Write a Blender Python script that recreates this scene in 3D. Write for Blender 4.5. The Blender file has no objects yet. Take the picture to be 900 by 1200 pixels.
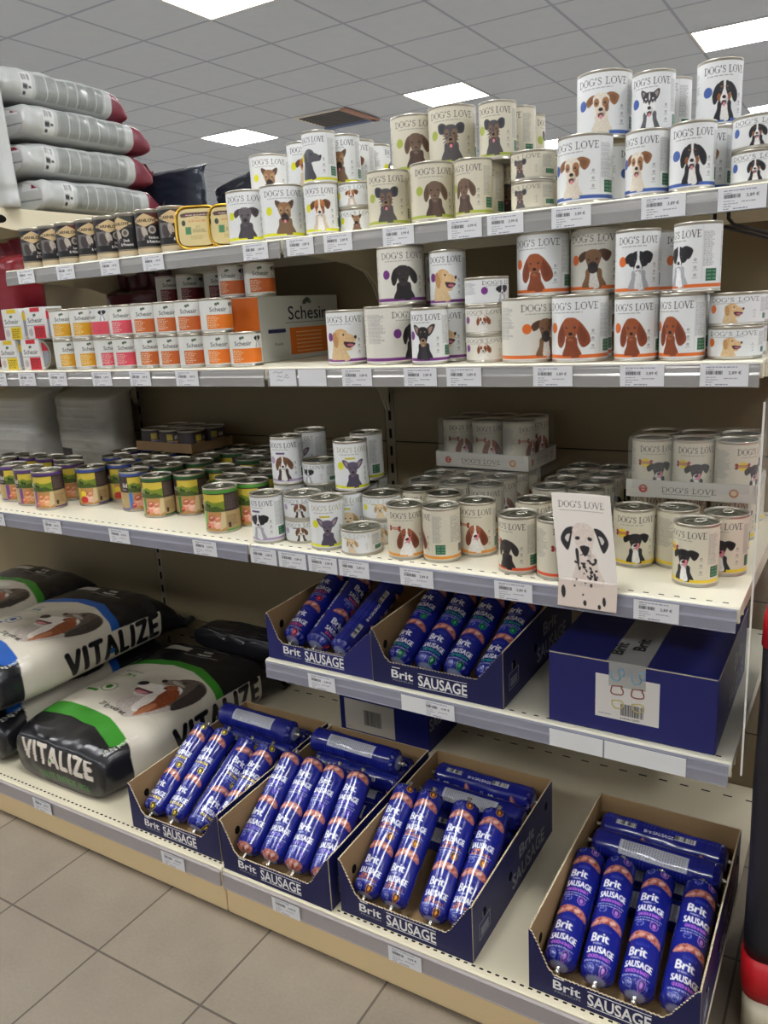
import bpy, math, random
import numpy as np
from mathutils import Matrix, Vector
scene = bpy.context.scene
COL = scene.collection
R = math.radians
rng = np.random.default_rng(7)
random.seed(7)

# ------------------------------------------------------------------ camera
CAM = (1.1441, -1.283, 1.300); YAW, PIT, ROLL, FPX = 0.553, 0.2479, -0.0557, 933.0
_f = Vector((-math.sin(YAW)*math.cos(PIT), math.cos(YAW)*math.cos(PIT), -math.sin(PIT)))
_r = Vector((math.cos(YAW), math.sin(YAW), 0)); _u = _r.cross(_f)
_r2 = math.cos(ROLL)*_r + math.sin(ROLL)*_u; _u2 = -math.sin(ROLL)*_r + math.cos(ROLL)*_u
cam_data = bpy.data.cameras.new('camera'); cam = bpy.data.objects.new('camera', cam_data); COL.objects.link(cam)
mw = Matrix.Identity(4)
for i in range(3):
    mw[i][0] = _r2[i]; mw[i][1] = _u2[i]; mw[i][2] = -_f[i]; mw[i][3] = CAM[i]
cam.matrix_world = mw
cam_data.sensor_fit = 'HORIZONTAL'; cam_data.sensor_width = 36.0; cam_data.lens = FPX/900*36.0
cam_data.clip_start = 0.02
scene.camera = cam
# ------------------------------------------------------------------ world, exposure
world = bpy.data.worlds.new('world'); scene.world = world; world.use_nodes = True
world.node_tree.nodes['Background'].inputs[0].default_value = (0.9, 0.95, 1.0, 1)
world.node_tree.nodes['Background'].inputs[1].default_value = 0.15
vs = scene.view_settings
vs.view_transform = 'Standard'; vs.look = 'None'; vs.gamma = 1.0; vs.use_curve_mapping = False
vs.exposure = 0.95
PANEL_STRENGTH = 16.0
PANEL_COLOR = (0.98, 0.99, 1.0)

# ------------------------------------------------------------------ shelf measures (metres)
ZA, ZB, ZC, ZD, ZE = 1.4666, 1.1914, 0.8165, 0.5349, 0.1189
YA, YB, YC, YD, YE = 0.205, 0.111, 0.0, 0.012, -0.198
YK = 0.629          # face of the back panels
LIP = 0.041
CEIL = 3.2

def lin(c):
    c = np.asarray(c, float)
    return np.where(c <= .04045, c/12.92, ((c+.055)/1.055)**2.4)
def rgb(r, g, b): return (r/255., g/255., b/255.)

# ------------------------------------------------------------------ materials
def mat(name, col, rough=.5, metal=0., spec=.5, bump=0., bscale=60., alpha=1., var=0., coat=0., trans=0., vscale=4):
    m = bpy.data.materials.new(name); m.use_nodes = True
    nt = m.node_tree; b = nt.nodes['Principled BSDF']
    c = tuple(lin(np.array(col)))
    b.inputs['Base Color'].default_value = (*c, 1)
    b.inputs['Roughness'].default_value = rough; b.inputs['Metallic'].default_value = metal
    b.inputs['Specular IOR Level'].default_value = spec
    b.inputs['Coat Weight'].default_value = coat; b.inputs['Coat Roughness'].default_value = .1
    b.inputs['Transmission Weight'].default_value = trans
    tc = nt.nodes.new('ShaderNodeTexCoord')
    if var > 0:
        n = nt.nodes.new('ShaderNodeTexNoise'); n.inputs['Scale'].default_value = vscale; n.inputs['Detail'].default_value = 5
        nt.links.new(tc.outputs['Object'], n.inputs['Vector'])
        mx = nt.nodes.new('ShaderNodeMix'); mx.data_type = 'RGBA'
        mx.inputs['A'].default_value = (*[x*(1-var) for x in c], 1); mx.inputs['B'].default_value = (*[min(1, x*(1+var)) for x in c], 1)
        nt.links.new(n.outputs['Fac'], mx.inputs['Factor']); nt.links.new(mx.outputs['Result'], b.inputs['Base Color'])
    if bump > 0:
        n = nt.nodes.new('ShaderNodeTexNoise'); n.inputs['Scale'].default_value = bscale; n.inputs['Detail'].default_value = 4
        nt.links.new(tc.outputs['Object'], n.inputs['Vector'])
        bp = nt.nodes.new('ShaderNodeBump'); bp.inputs['Strength'].default_value = bump; bp.inputs['Distance'].default_value = .002
        nt.links.new(n.outputs['Fac'], bp.inputs['Height']); nt.links.new(bp.outputs['Normal'], b.inputs['Normal'])
    if alpha < 1:
        tr = nt.nodes.new('ShaderNodeBsdfTransparent'); ms = nt.nodes.new('ShaderNodeMixShader')
        ms.inputs[0].default_value = alpha; out = nt.nodes['Material Output']
        nt.links.new(tr.outputs[0], ms.inputs[1]); nt.links.new(b.outputs[0], ms.inputs[2]); nt.links.new(ms.outputs[0], out.inputs[0])
    return m
def painted(name, rough=.4, spec=.5, coat=0., bump=0., bscale=40):
    m = mat(name, (1, 1, 1), rough, 0, spec, bump, bscale, coat=coat)
    nt = m.node_tree; a = nt.nodes.new('ShaderNodeAttribute'); a.attribute_name = 'Col'
    nt.links.new(a.outputs['Color'], nt.nodes['Principled BSDF'].inputs['Base Color'])
    return m
def emat(name, col, s):
    m = bpy.data.materials.new(name); m.use_nodes = True; nt = m.node_tree
    nt.nodes.remove(nt.nodes['Principled BSDF']); e = nt.nodes.new('ShaderNodeEmission')
    e.inputs[0].default_value = (*col, 1); e.inputs[1].default_value = s
    nt.links.new(e.outputs[0], nt.nodes['Material Output'].inputs[0]); return m
M = {}
M['cream'] = mat('cream_metal', rgb(224,214,186), .38, 0, .5, var=.04)
M['backpanel'] = mat('beige_back_panel', rgb(136,122,94), .55, 0, .3, var=.05, vscale=2)
M['shelf'] = mat('white_shelf_metal', rgb(232,226,204), .35, 0, .5, var=.03)
M['plinth'] = mat('tan_plinth', rgb(226,200,152), .5, var=.05, vscale=3)
M['upright'] = mat('upright_metal', rgb(140,130,108), .5)
M['slot'] = mat('slot_dark', rgb(24,21,18), .9, spec=.1)
M['rail_metal'] = mat('silver_price_rail', rgb(180,177,172), .24, .6, .6)
M['rail_clear'] = mat('clear_price_rail', rgb(168,168,182), .15, 0, .6, alpha=.62)
M['rail_base'] = mat('grey_price_rail', rgb(176,168,166), .3, 0, .5, alpha=.9)
M['black'] = mat('black_plastic', rgb(24,24,27), .5)
M['blacktext'] = mat('black_ink', rgb(22,22,24), .6)
M['white'] = mat('white_ink', rgb(238,238,236), .5)
M['greyink'] = mat('grey_ink', rgb(150,152,160), .5)
M['tin'] = mat('tin_metal', rgb(196,190,176), .3, .85, .5)
M['lid'] = mat('can_lid_metal', rgb(112,112,96), .3, .8, .5)
M['tab'] = mat('pull_tab_metal', rgb(225,222,208), .25, .8, .5)
M['navy'] = mat('navy_carton', rgb(26,31,104), .42, 0, .45, var=.08, vscale=8)
M['navydark'] = mat('dark_navy_carton', rgb(20,24,78), .45, 0, .4, var=.08, vscale=8)
M['kraft'] = mat('kraft_cardboard', rgb(166,136,98), .85, 0, .1, var=.1, bump=.3, bscale=80)
M['kraftedge'] = mat('torn_card_edge', rgb(206,190,160), .9, 0, .1, bump=.6, bscale=300)
M['paper'] = mat('white_paper', rgb(232,232,230), .6)
M['film'] = mat('shrink_film', rgb(225,228,222), .12, 0, .8, alpha=.14, bump=1.0, bscale=25)
M['acrylic'] = mat('clear_acrylic', rgb(235,235,235), .05, 0, .6, alpha=.07)
M['acrylic_edge'] = mat('acrylic_edge', rgb(235,230,222), .3, 0, .6)
M['gold'] = mat('gold_foil', rgb(226,180,64), .28, .75, .6)
M['label'] = painted('printed_can_label', .38, .5)
M['sausage'] = painted('printed_sausage_film', .2, .6, coat=.3)
M['bag'] = painted('printed_plastic_bag', .27, .6, bump=.5, bscale=22)
M['card'] = painted('printed_card', .5, .4)
M['tape'] = mat('packing_tape', rgb(200,200,195), .12, 0, .7, alpha=.45)
M['redplastic'] = mat('red_plastic', rgb(196,24,32), .4)
M['darkfabric'] = mat('black_padded_fabric', rgb(32,31,36), .45, 0, .5, bump=.8, bscale=14)
M['burgundy'] = mat('burgundy_plastic', rgb(118,34,44), .32, 0, .5, bump=.6, bscale=16)
M['darknavy'] = mat('dark_navy_plastic', rgb(28,34,48), .35, 0, .5, bump=.6, bscale=14)
M['panel'] = emat('light_panel_glow', PANEL_COLOR, PANEL_STRENGTH)

def math_nodes(nt):
    def mth(op, a, b=None, c=None):
        n = nt.nodes.new('ShaderNodeMath'); n.operation = op
        for k, v in enumerate((a, b, c)):
            if v is None: continue
            if isinstance(v, (int, float)): n.inputs[k].default_value = v
            else: nt.links.new(v, n.inputs[k])
        return n.outputs[0]
    return mth
def tile_material(name, col, line, size, x0, y0, lw, rough, var, sp=.3, speck=0., bump=.4):
    m = bpy.data.materials.new(name); m.use_nodes = True; nt = m.node_tree; b = nt.nodes['Principled BSDF']
    mth = math_nodes(nt)
    g = nt.nodes.new('ShaderNodeNewGeometry'); s = nt.nodes.new('ShaderNodeSeparateXYZ'); nt.links.new(g.outputs['Position'], s.inputs[0])
    def axis(o, c0):
        q = mth('DIVIDE', mth('SUBTRACT', o, c0), size)
        f = mth('FRACT', q); d = mth('MINIMUM', f, mth('SUBTRACT', 1.0, f))
        return mth('LESS_THAN', d, lw/size/2), mth('FLOOR', q)
    lx, ix = axis(s.outputs[0], x0); ly, iy = axis(s.outputs[1], y0)
    gr = mth('MAXIMUM', lx, ly)
    wn = nt.nodes.new('ShaderNodeTexWhiteNoise'); wn.noise_dimensions = '2D'
    cb = nt.nodes.new('ShaderNodeCombineXYZ'); nt.links.new(ix, cb.inputs[0]); nt.links.new(iy, cb.inputs[1]); nt.links.new(cb.outputs[0], wn.inputs['Vector'])
    no = nt.nodes.new('ShaderNodeTexNoise'); no.inputs['Scale'].default_value = 9; no.inputs['Detail'].default_value = 8
    nt.links.new(g.outputs['Position'], no.inputs['Vector'])
    n2 = nt.nodes.new('ShaderNodeTexNoise'); n2.inputs['Scale'].default_value = 140; n2.inputs['Detail'].default_value = 3
    nt.links.new(g.outputs['Position'], n2.inputs['Vector'])
    f = mth('ADD', mth('MULTIPLY', mth('SUBTRACT', wn.outputs['Value'], .5), var*.6), mth('MULTIPLY', mth('SUBTRACT', no.outputs['Fac'], .5), var*2.2))
    f = mth('ADD', f, mth('MULTIPLY', mth('SUBTRACT', n2.outputs['Fac'], .5), speck))
    f = mth('ADD', 1.0, f)
    vm = nt.nodes.new('ShaderNodeVectorMath'); vm.operation = 'SCALE'
    vm.inputs[0].default_value = tuple(lin(np.array(col))); nt.links.new(f, vm.inputs['Scale'])
    mx = nt.nodes.new('ShaderNodeMix'); mx.data_type = 'RGBA'; nt.links.new(gr, mx.inputs['Factor'])
    nt.links.new(vm.outputs[0], mx.inputs['A']); mx.inputs['B'].default_value = (*lin(np.array(line)), 1)
    nt.links.new(mx.outputs['Result'], b.inputs['Base Color'])
    b.inputs['Roughness'].default_value = rough; b.inputs['Specular IOR Level'].default_value = sp
    bp = nt.nodes.new('ShaderNodeBump'); bp.inputs['Strength'].default_value = bump; bp.inputs['Distance'].default_value = .0015
    hh = mth('ADD', mth('MULTIPLY', gr, -1.0), mth('MULTIPLY', n2.outputs['Fac'], .35)); nt.links.new(hh, bp.inputs['Height'])
    nt.links.new(bp.outputs['Normal'], b.inputs['Normal'])
    return m
M['floor'] = tile_material('stone_floor_tiles', rgb(144,132,116), rgb(94,84,72), .297, -.178, -.410, .005, .45, .16, .4, .25)
M['ceiling'] = tile_material('ceiling_tiles', rgb(222,236,255), rgb(184,198,226), .625, -2.74, 5.70, .022, .9, .03, .1, .08, .1)
M['wall'] = mat('painted_wall', rgb(206,210,216), .8, var=.03)

# ------------------------------------------------------------------ object helpers
def link(o, parent=None):
    COL.objects.link(o)
    if parent is not None: o.parent = parent
    return o
def tag(o, label=None, cat=None, group=None, kind=None):
    if label: o['label'] = label
    if cat: o['category'] = cat
    if group: o['group'] = group
    if kind: o['kind'] = kind
    return o
class MB:
    """collects verts / faces, builds ONE mesh object"""
    def __init__(s): s.v = []; s.f = []; s.m = []; s.sm = []
    def add(s, vs, fs, mi=0, smooth=False):
        b = len(s.v); s.v += [tuple(v) for v in vs]
        for f in fs: s.f.append(tuple(b+i for i in f)); s.m.append(mi); s.sm.append(smooth)
    def box(s, x0, x1, y0, y1, z0, z1, mi=0):
        v = [(x, y, z) for x in (x0, x1) for y in (y0, y1) for z in (z0, z1)]
        s.add(v, [(0,1,3,2), (4,6,7,5), (0,4,5,1), (2,3,7,6), (0,2,6,4), (1,5,7,3)], mi)
    def rbox(s, x0, x1, y0, y1, z0, z1, r=.002, mi=0):
        """box with chamfered vertical and horizontal edges"""
        import bmesh
        bm = bmesh.new(); bmesh.ops.create_cube(bm, size=1)
        for v in bm.verts: v.co = Vector((x0 if v.co.x < 0 else x1, y0 if v.co.y < 0 else y1, z0 if v.co.z < 0 else z1))
        bmesh.ops.bevel(bm, geom=list(bm.edges), offset=r, segments=2, profile=.6, affect='EDGES')
        bm.verts.index_update()
        s.add([v.co[:] for v in bm.verts], [[q.index for q in f.verts] for f in bm.faces], mi); bm.free()
    def prism(s, poly, axis, a, b, mi=0, mi_side=None):
        """extrude 2D poly (u,v) between a and b on axis; axis 'x': (u,v)=(y,z); 'y': (x,z); 'z': (x,y)"""
        n = len(poly)
        def P(u, v, w): return {'x': (w, u, v), 'y': (u, w, v), 'z': (u, v, w)}[axis]
        vs = [P(u, v, a) for u, v in poly] + [P(u, v, b) for u, v in poly]
        s.add(vs, [tuple(range(n))[::-1], tuple(range(n, 2*n))], mi)
        s.add(vs, [(i, (i+1) % n, n+(i+1) % n, n+i) for i in range(n)], mi if mi_side is None else mi_side)
    def lathe(s, prof, n=32, mi=0, smooth=True, c=(0, 0), caps=False):
        vs = []; fs = []
        for r, z in prof:
            for k in range(n):
                a = 2*math.pi*k/n; vs.append((c[0]+r*math.cos(a), c[1]+r*math.sin(a), z))
        for i in range(len(prof)-1):
            for k in range(n):
                fs.append((i*n+k, i*n+(k+1) % n, (i+1)*n+(k+1) % n, (i+1)*n+k))
        s.add(vs, fs, mi, smooth)
        if caps:
            s.add(vs[:n], [tuple(range(n))[::-1]], mi); s.add(vs[-n:], [tuple(range(n))], mi)
    def tube(s, pts, r, n=8, mi=0):
        pts = [Vector(p) for p in pts]; vs = []; fs = []
        for i, p in enumerate(pts):
            d = (pts[min(i+1, len(pts)-1)] - pts[max(i-1, 0)]).normalized()
            a = d.cross(Vector((0, 0, 1)) if abs(d.z) < .9 else Vector((1, 0, 0))).normalized(); b = d.cross(a)
            for k in range(n):
                t = 2*math.pi*k/n; vs.append(p + r*(math.cos(t)*a + math.sin(t)*b))
        for i in range(len(pts)-1):
            for k in range(n): fs.append((i*n+k, i*n+(k+1) % n, (i+1)*n+(k+1) % n, (i+1)*n+k))
        fs += [tuple(range(n))[::-1], tuple(range((len(pts)-1)*n, len(pts)*n))]
        s.add(vs, fs, mi, True)
    def mesh(s, name, mats):
        me = bpy.data.meshes.new(name); me.from_pydata(s.v, [], s.f)
        for m in (mats if isinstance(mats, (list, tuple)) else [mats]): me.materials.append(m)
        me.polygons.foreach_set('material_index', s.m); me.polygons.foreach_set('use_smooth', s.sm); me.update()
        return me
    def build(s, name, mats, parent=None, loc=(0, 0, 0), rz=0):
        o = bpy.data.objects.new(name, s.mesh(name, mats)); o.location = loc; o.rotation_euler[2] = rz
        return link(o, parent)
def empty(name, loc=(0, 0, 0), rz=0):
    o = bpy.data.objects.new(name, None); o.location = loc; o.rotation_euler[2] = rz; o.empty_display_size = .05
    return link(o)
def copy_tree(o, parent=None):
    c = o.copy(); link(c, parent)
    for ch in list(o.children): copy_tree(ch, c)
    return c

# ------------------------------------------------------------------ numpy painter for printed surfaces
_tri = {}
def text_tris(s):
    if s in _tri: return _tri[s]
    cu = bpy.data.curves.new('t', 'FONT'); cu.body = s; cu.size = 1.0; cu.resolution_u = 2; cu.fill_mode = 'FRONT'
    o = bpy.data.objects.new('t', cu); COL.objects.link(o)
    dg = bpy.context.evaluated_depsgraph_get(); me = o.evaluated_get(dg).to_mesh(); me.calc_loop_triangles()
    V = np.array([v.co[:2] for v in me.vertices]).reshape(-1, 2); T = np.array([t.vertices[:] for t in me.loop_triangles]).reshape(-1, 3)
    o.evaluated_get(dg).to_mesh_clear(); bpy.data.objects.remove(o); bpy.data.curves.remove(cu)
    _tri[s] = (V/.729, T) ; return _tri[s]
def curve_pts(pts, n=6, closed=True):
    P = np.array(pts, float); N = len(P); out = []
    for i in range(N if closed else N-1):
        p0, p1, p2, p3 = (P[(i+k) % N] if closed else P[min(max(i+k, 0), N-1)] for k in (-1, 0, 1, 2))
        for t in np.linspace(0, 1, n, endpoint=False):
            out.append(.5*((2*p1)+(-p0+p2)*t+(2*p0-5*p1+4*p2-p3)*t*t+(-p0+3*p1-3*p2+p3)*t**3))
    if not closed: out.append(P[-1])
    return np.array(out)
class Cv:
    """a printed surface: w x h millimetres, x right, y up"""
    def __init__(s, w, h, ppm=3., bg=(255, 255, 255)):
        s.w, s.h, s.p = w, h, ppm; s.W, s.H = int(round(w*ppm)), int(round(h*ppm))
        s.a = np.empty((s.H, s.W, 3), np.float32); s.a[:] = np.array(bg)/255.
        s.xf = None
    def _bb(s, x0, x1, y0, y1):
        p = s.p
        i0, i1 = max(0, int(math.floor(x0*p))), min(s.W, int(math.ceil(x1*p))+1); j0, j1 = max(0, int(math.floor(y0*p))), min(s.H, int(math.ceil(y1*p))+1)
        if i1 <= i0 or j1 <= j0: return None
        X, Y = np.meshgrid((np.arange(i0, i1)+.5)/p, (np.arange(j0, j1)+.5)/p); return slice(j0, j1), slice(i0, i1), X, Y
    def _put(s, sj, si, mk, col, al=1., fur=0.):
        c = np.array(col)/255.; reg = s.a[sj, si]
        if fur: 
            n = rng.normal(0, fur, reg.shape[:2]); n = (n+np.roll(n, 1, 0)+np.roll(n, -1, 0)+np.roll(n, 1, 1))/2.2
            c = np.clip(c[None, None]*(1+n[..., None]), 0, 1); reg[mk] = reg[mk]*(1-al)+c[mk]*al
        else: reg[mk] = reg[mk]*(1-al)+c*al
    def rect(s, x0, y0, x1, y1, col, al=1., fur=0):
        b = s._bb(x0, x1, y0, y1)
        if b is None: return
        sj, si, X, Y = b; s._put(sj, si, (X >= x0) & (X <= x1) & (Y >= y0) & (Y <= y1), col, al, fur)
    def ell(s, cx, cy, rx, ry, col, rot=0, al=1., fur=0, ring=None):
        m = max(rx, ry)*1.05; b = s._bb(cx-m, cx+m, cy-m, cy+m)
        if b is None: return
        sj, si, X, Y = b; c, n = math.cos(rot), math.sin(rot)
        u = ((X-cx)*c+(Y-cy)*n)/rx; v = (-(X-cx)*n+(Y-cy)*c)/ry; d = u*u+v*v; mk = d <= 1
        if ring: mk &= d >= (1-ring)**2
        s._put(sj, si, mk, col, al, fur)
    def poly(s, pts, col, al=1., smooth=False, fur=0):
        P = curve_pts(pts) if smooth else np.array(pts, float)
        b = s._bb(P[:, 0].min(), P[:, 0].max(), P[:, 1].min(), P[:, 1].max())
        if b is None: return
        sj, si, X, Y = b; mk = np.zeros(X.shape, bool); n = len(P)
        for i in range(n):
            x1, y1 = P[i]; x2, y2 = P[(i+1) % n]
            if y1 == y2: continue
            cr = ((y1 > Y) != (y2 > Y)) & (X < (x2-x1)*(Y-y1)/(y2-y1)+x1); mk ^= cr
        s._put(sj, si, mk, col, al, fur)
    def line(s, pts, wd, col, al=1.):
        P = np.array(pts, float)
        for (x1, y1), (x2, y2) in zip(P[:-1], P[1:]):
            b = s._bb(min(x1, x2)-wd, max(x1, x2)+wd, min(y1, y2)-wd, max(y1, y2)+wd)
            if b is None: continue
            sj, si, X, Y = b; dx, dy = x2-x1, y2-y1; L = dx*dx+dy*dy+1e-9
            t = np.clip(((X-x1)*dx+(Y-y1)*dy)/L, 0, 1); d = np.hypot(X-x1-t*dx, Y-y1-t*dy)
            s._put(sj, si, d <= wd/2, col, al)
    def text(s, t, x, y, h, col, sx=1., bold=0., ang=0., al='c', width=None):
        """cap height h mm; (x,y) baseline centre / left"""
        V, T = text_tris(t)
        if not len(T): return
        V = V.copy(); w0 = V[:, 0].max()
        if width: sx = width/(w0*h)
        V = V*[h*sx, h]; w = w0*h*sx
        if al == 'c': V[:, 0] -= w/2
        c, n = math.cos(ang), math.sin(ang)
        for k in ([(0, 0)] if not bold else [(-bold, 0), (bold, 0), (0, bold*.6), (0, -bold*.6)]):
            Q = V+k; Q = np.stack([Q[:, 0]*c-Q[:, 1]*n+x, Q[:, 0]*n+Q[:, 1]*c+y], 1)
            for tr in T:
                A, B, C_ = Q[tr]; b = s._bb(min(A[0], B[0], C_[0]), max(A[0], B[0], C_[0]), min(A[1], B[1], C_[1]), max(A[1], B[1], C_[1]))
                if b is None: continue
                sj, si, X, Y = b
                e = [(q[0]-p[0])*(Y-p[1])-(q[1]-p[1])*(X-p[0]) for p, q in ((A, B), (B, C_), (C_, A))]
                mk = ((e[0] >= 0) & (e[1] >= 0) & (e[2] >= 0)) | ((e[0] <= 0) & (e[1] <= 0) & (e[2] <= 0))
                s._put(sj, si, mk, col)
    def serif(s, t, x, y, h, width, col, thick=1., rnd=False):
        """high-contrast serif capitals drawn with strokes, centred on x"""
        adv = {' ': .35, "'": .28, 'I': .4}
        wl = {'D': .88, 'O': .92, 'G': .9, 'S': .62, 'L': .68, 'V': .85, 'E': .68}
        tot = sum(adv.get(ch, wl.get(ch, .8))+.10 for ch in t)-.10; k = width/(tot*h); cx = x-width/2
        th, tn = .115*h*thick, .05*h*thick
        for ch in t:
            w = adv.get(ch, wl.get(ch, .8)); P = lambda pts: [(cx+px*h*k, y+py*h) for px, py in pts]
            if ch == 'D':
                s.line(P([(.16, 0), (.16, 1)]), th, col); s.line(P([(0, 0), (.35, 0), (.6, .08), (.8, .3), (.85, .5), (.8, .7), (.6, .92), (.35, 1), (0, 1)]), tn, col); s.line(P([(.78, .28), (.83, .5), (.78, .72)]), th, col)
            elif ch in 'OG':
                a = np.linspace(.6 if ch == 'G' else 0, 2*math.pi-(.5 if ch == 'G' else 0), 22)
                s.line(P([(.45+.43*math.cos(q), .5+.5*math.sin(q)) for q in a]), tn, col)
                s.line(P([(.1, .3), (.05, .5), (.1, .7)]), th, col)
                if ch == 'O': s.line(P([(.8, .3), (.85, .5), (.8, .7)]), th, col)
                else: s.line(P([(.82, .42), (.82, .08)]), th, col); s.line(P([(.64, .42), (.95, .42)]), tn, col)
            elif ch == 'S':
                c = curve_pts([(.52, .8), (.42, .96), (.2, .95), (.08, .76), (.25, .56), (.45, .42), (.54, .22), (.4, .04), (.16, .03), (.05, .2)], 3, False)
                s.line(P(c), tn*1.4, col); s.line(P([(.16, .62), (.46, .4)]), th, col)
            elif ch == 'L': s.line(P([(.16, 0), (.16, 1)]), th, col); s.line(P([(0, 1), (.34, 1)]), tn, col); s.line(P([(0, 0), (.6, 0), (.64, .22)]), tn, col)
            elif ch == 'E':
                s.line(P([(.16, 0), (.16, 1)]), th, col)
                s.line(P([(0, 1), (.58, 1), (.6, .82)]), tn, col); s.line(P([(0, 0), (.6, 0), (.63, .2)]), tn, col); s.line(P([(.16, .52), (.45, .52)]), tn, col)
            elif ch == 'V': s.line(P([(.1, 1), (.44, 0)]), th, col); s.line(P([(.44, 0), (.78, 1)]), tn, col); s.line(P([(0, 1), (.25, 1)]), tn, col); s.line(P([(.65, 1), (.9, 1)]), tn, col)
            elif ch == "'": s.line(P([(.14, 1), (.09, .72)]), th*.9, col)
            cx += (w+.10)*h*k
    def round_caps(s, t, x, y, h, width, col, wd=.24, ang=0.):
        """fat rounded capitals"""
        G = {'V': [[(0, 1), (.38, 0), (.76, 1)]], 'I': [[(.1, 0), (.1, 1)]], 'T': [[(0, 1), (.7, 1)], [(.35, 0), (.35, 1)]], 'A': [[(0, 0), (.38, 1), (.76, 0)], [(.2, .28), (.56, .28)]],
             'L': [[(.08, 1), (.08, 0), (.52, 0)]], 'Z': [[(0, 1), (.62, 1), (0, 0), (.62, 0)]], 'E': [[(.56, 1), (.08, 1), (.08, 0), (.56, 0)], [(.08, .5), (.48, .5)]]}
        W = {'V': .76, 'I': .2, 'T': .7, 'A': .76, 'L': .55, 'Z': .62, 'E': .56}
        tot = sum(W[c]+.32 for c in t)-.32; k = width/(tot*h); c, n = math.cos(ang), math.sin(ang); cx = -width/2
        for ch in t:
            for st in G[ch]:
                Q = []
                for px, py in st:
                    u, v = cx+px*h*k, py*h; Q.append((x+u*c-v*n, y+u*n+v*c))
                s.line(Q, wd*h, col)
            cx += (W[ch]+.32)*h*k
    def barcode(s, x0, y0, x1, y1, col=(25, 25, 25), bg=(240, 240, 240), vert=False):
        s.rect(x0, y0, x1, y1, bg); r = np.random.default_rng(3)
        m = .06*min(x1-x0, y1-y0); a, b = (y0, y1) if vert else (x0, x1); q = a+m
        while q < b-m:
            w = r.choice([.35, .6, .9]); 
            if vert: s.rect(x0+m, q, x1-m, min(q+w, b-m), col)
            else: s.rect(q, y0+m, min(q+w, b-m), y1-m, col)
            q += w+r.choice([.4, .7, 1.0])
    def small_text(s, x0, y0, x1, y1, lh, col, al=.7, seed=1):
        """rows of tiny unreadable print"""
        r = np.random.default_rng(seed); y = y1-lh
        while y > y0:
            x = x0; end = x1-r.uniform(0, .3)*(x1-x0)
            while x < end:
                w = r.uniform(1.2, 4)*lh*.7; s.rect(x, y, min(x+w, end), y+lh*.5, col, al); x += w+lh*.5
            y -= lh
    def sample(s, x, y):
        """box-blurred lookup at mm positions"""
        if not hasattr(s, 'bl'):
            a = s.a; b = a.copy(); n = 1
            for dj, di in ((0, 1), (0, -1), (1, 0), (-1, 0)):
                b += np.roll(np.roll(a, dj, 0), di, 1); n += 1
            s.bl = b/n
        i = np.clip((x*s.p-.5), 0, s.W-1.001); j = np.clip((y*s.p-.5), 0, s.H-1.001)
        i0 = i.astype(int); j0 = j.astype(int); fi = (i-i0)[..., None]; fj = (j-j0)[..., None]
        i1 = np.minimum(i0+1, s.W-1); j1 = np.minimum(j0+1, s.H-1); A = s.bl
        return (A[j0, i0]*(1-fi)+A[j0, i1]*fi)*(1-fj)+(A[j1, i0]*(1-fi)+A[j1, i1]*fi)*fj
def sheet(name, P, C, material, wrap=False):
    """grid mesh from positions P (ny,nx,3) and sRGB colours C (ny,nx,3)"""
    ny, nx = P.shape[:2]; me = bpy.data.meshes.new(name)
    me.vertices.add(ny*nx); me.vertices.foreach_set('co', P.reshape(-1).astype(np.float32))
    I = np.arange(ny*nx).reshape(ny, nx)
    J = np.concatenate([I, I[:, :1]], 1) if wrap else I
    q = np.stack([J[:-1, :-1], J[:-1, 1:], J[1:, 1:], J[1:, :-1]], -1).reshape(-1, 4); nf = len(q)
    me.loops.add(nf*4); me.loops.foreach_set('vertex_index', q.reshape(-1).astype(np.int32))
    me.polygons.add(nf); me.polygons.foreach_set('loop_start', np.arange(0, nf*4, 4, dtype=np.int32))
    me.polygons.foreach_set('use_smooth', np.ones(nf, bool)); me.update(calc_edges=True)
    at = me.color_attributes.new('Col', 'FLOAT_COLOR', 'POINT'); c = np.ones((ny*nx, 4), np.float32); c[:, :3] = lin(np.clip(C, 0, 1)).reshape(-1, 3)
    at.data.foreach_set('color', c.reshape(-1)); me.materials.append(material); me.validate()
    return me
def flat_print(cv, material, step=1.0):
    """vertical printed sheet in the x-z plane, facing -y, centred on x, bottom at z=0"""
    nx, ny = int(cv.w/step)+1, int(cv.h/step)+1
    X, Y = np.meshgrid(np.linspace(0, cv.w, nx), np.linspace(0, cv.h, ny))
    P = np.stack([(X-cv.w/2)/1000, np.zeros_like(X), Y/1000], -1); return sheet('print', P, cv.sample(X, Y), material)
def cyl_print(cv, r, z0, step=1.1, material=None, lo=-125, hi=125):
    ang = np.concatenate([np.linspace(-180, lo, 8, endpoint=False), np.arange(lo, hi, math.degrees(step/1000/r)), np.linspace(hi, 180, 9)[:-1]])
    ny = max(6, int(cv.h/step)+1); Y = np.linspace(0, cv.h, ny); A, YY = np.meshgrid(ang, Y); a = np.radians(A)
    P = np.stack([r*np.sin(a), -r*np.cos(a), z0+YY/1000], -1)
    return sheet('label', P, cv.sample(np.clip((A/360+.5)*cv.w, 0, cv.w), YY), material or M['label'], wrap=True)
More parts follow.
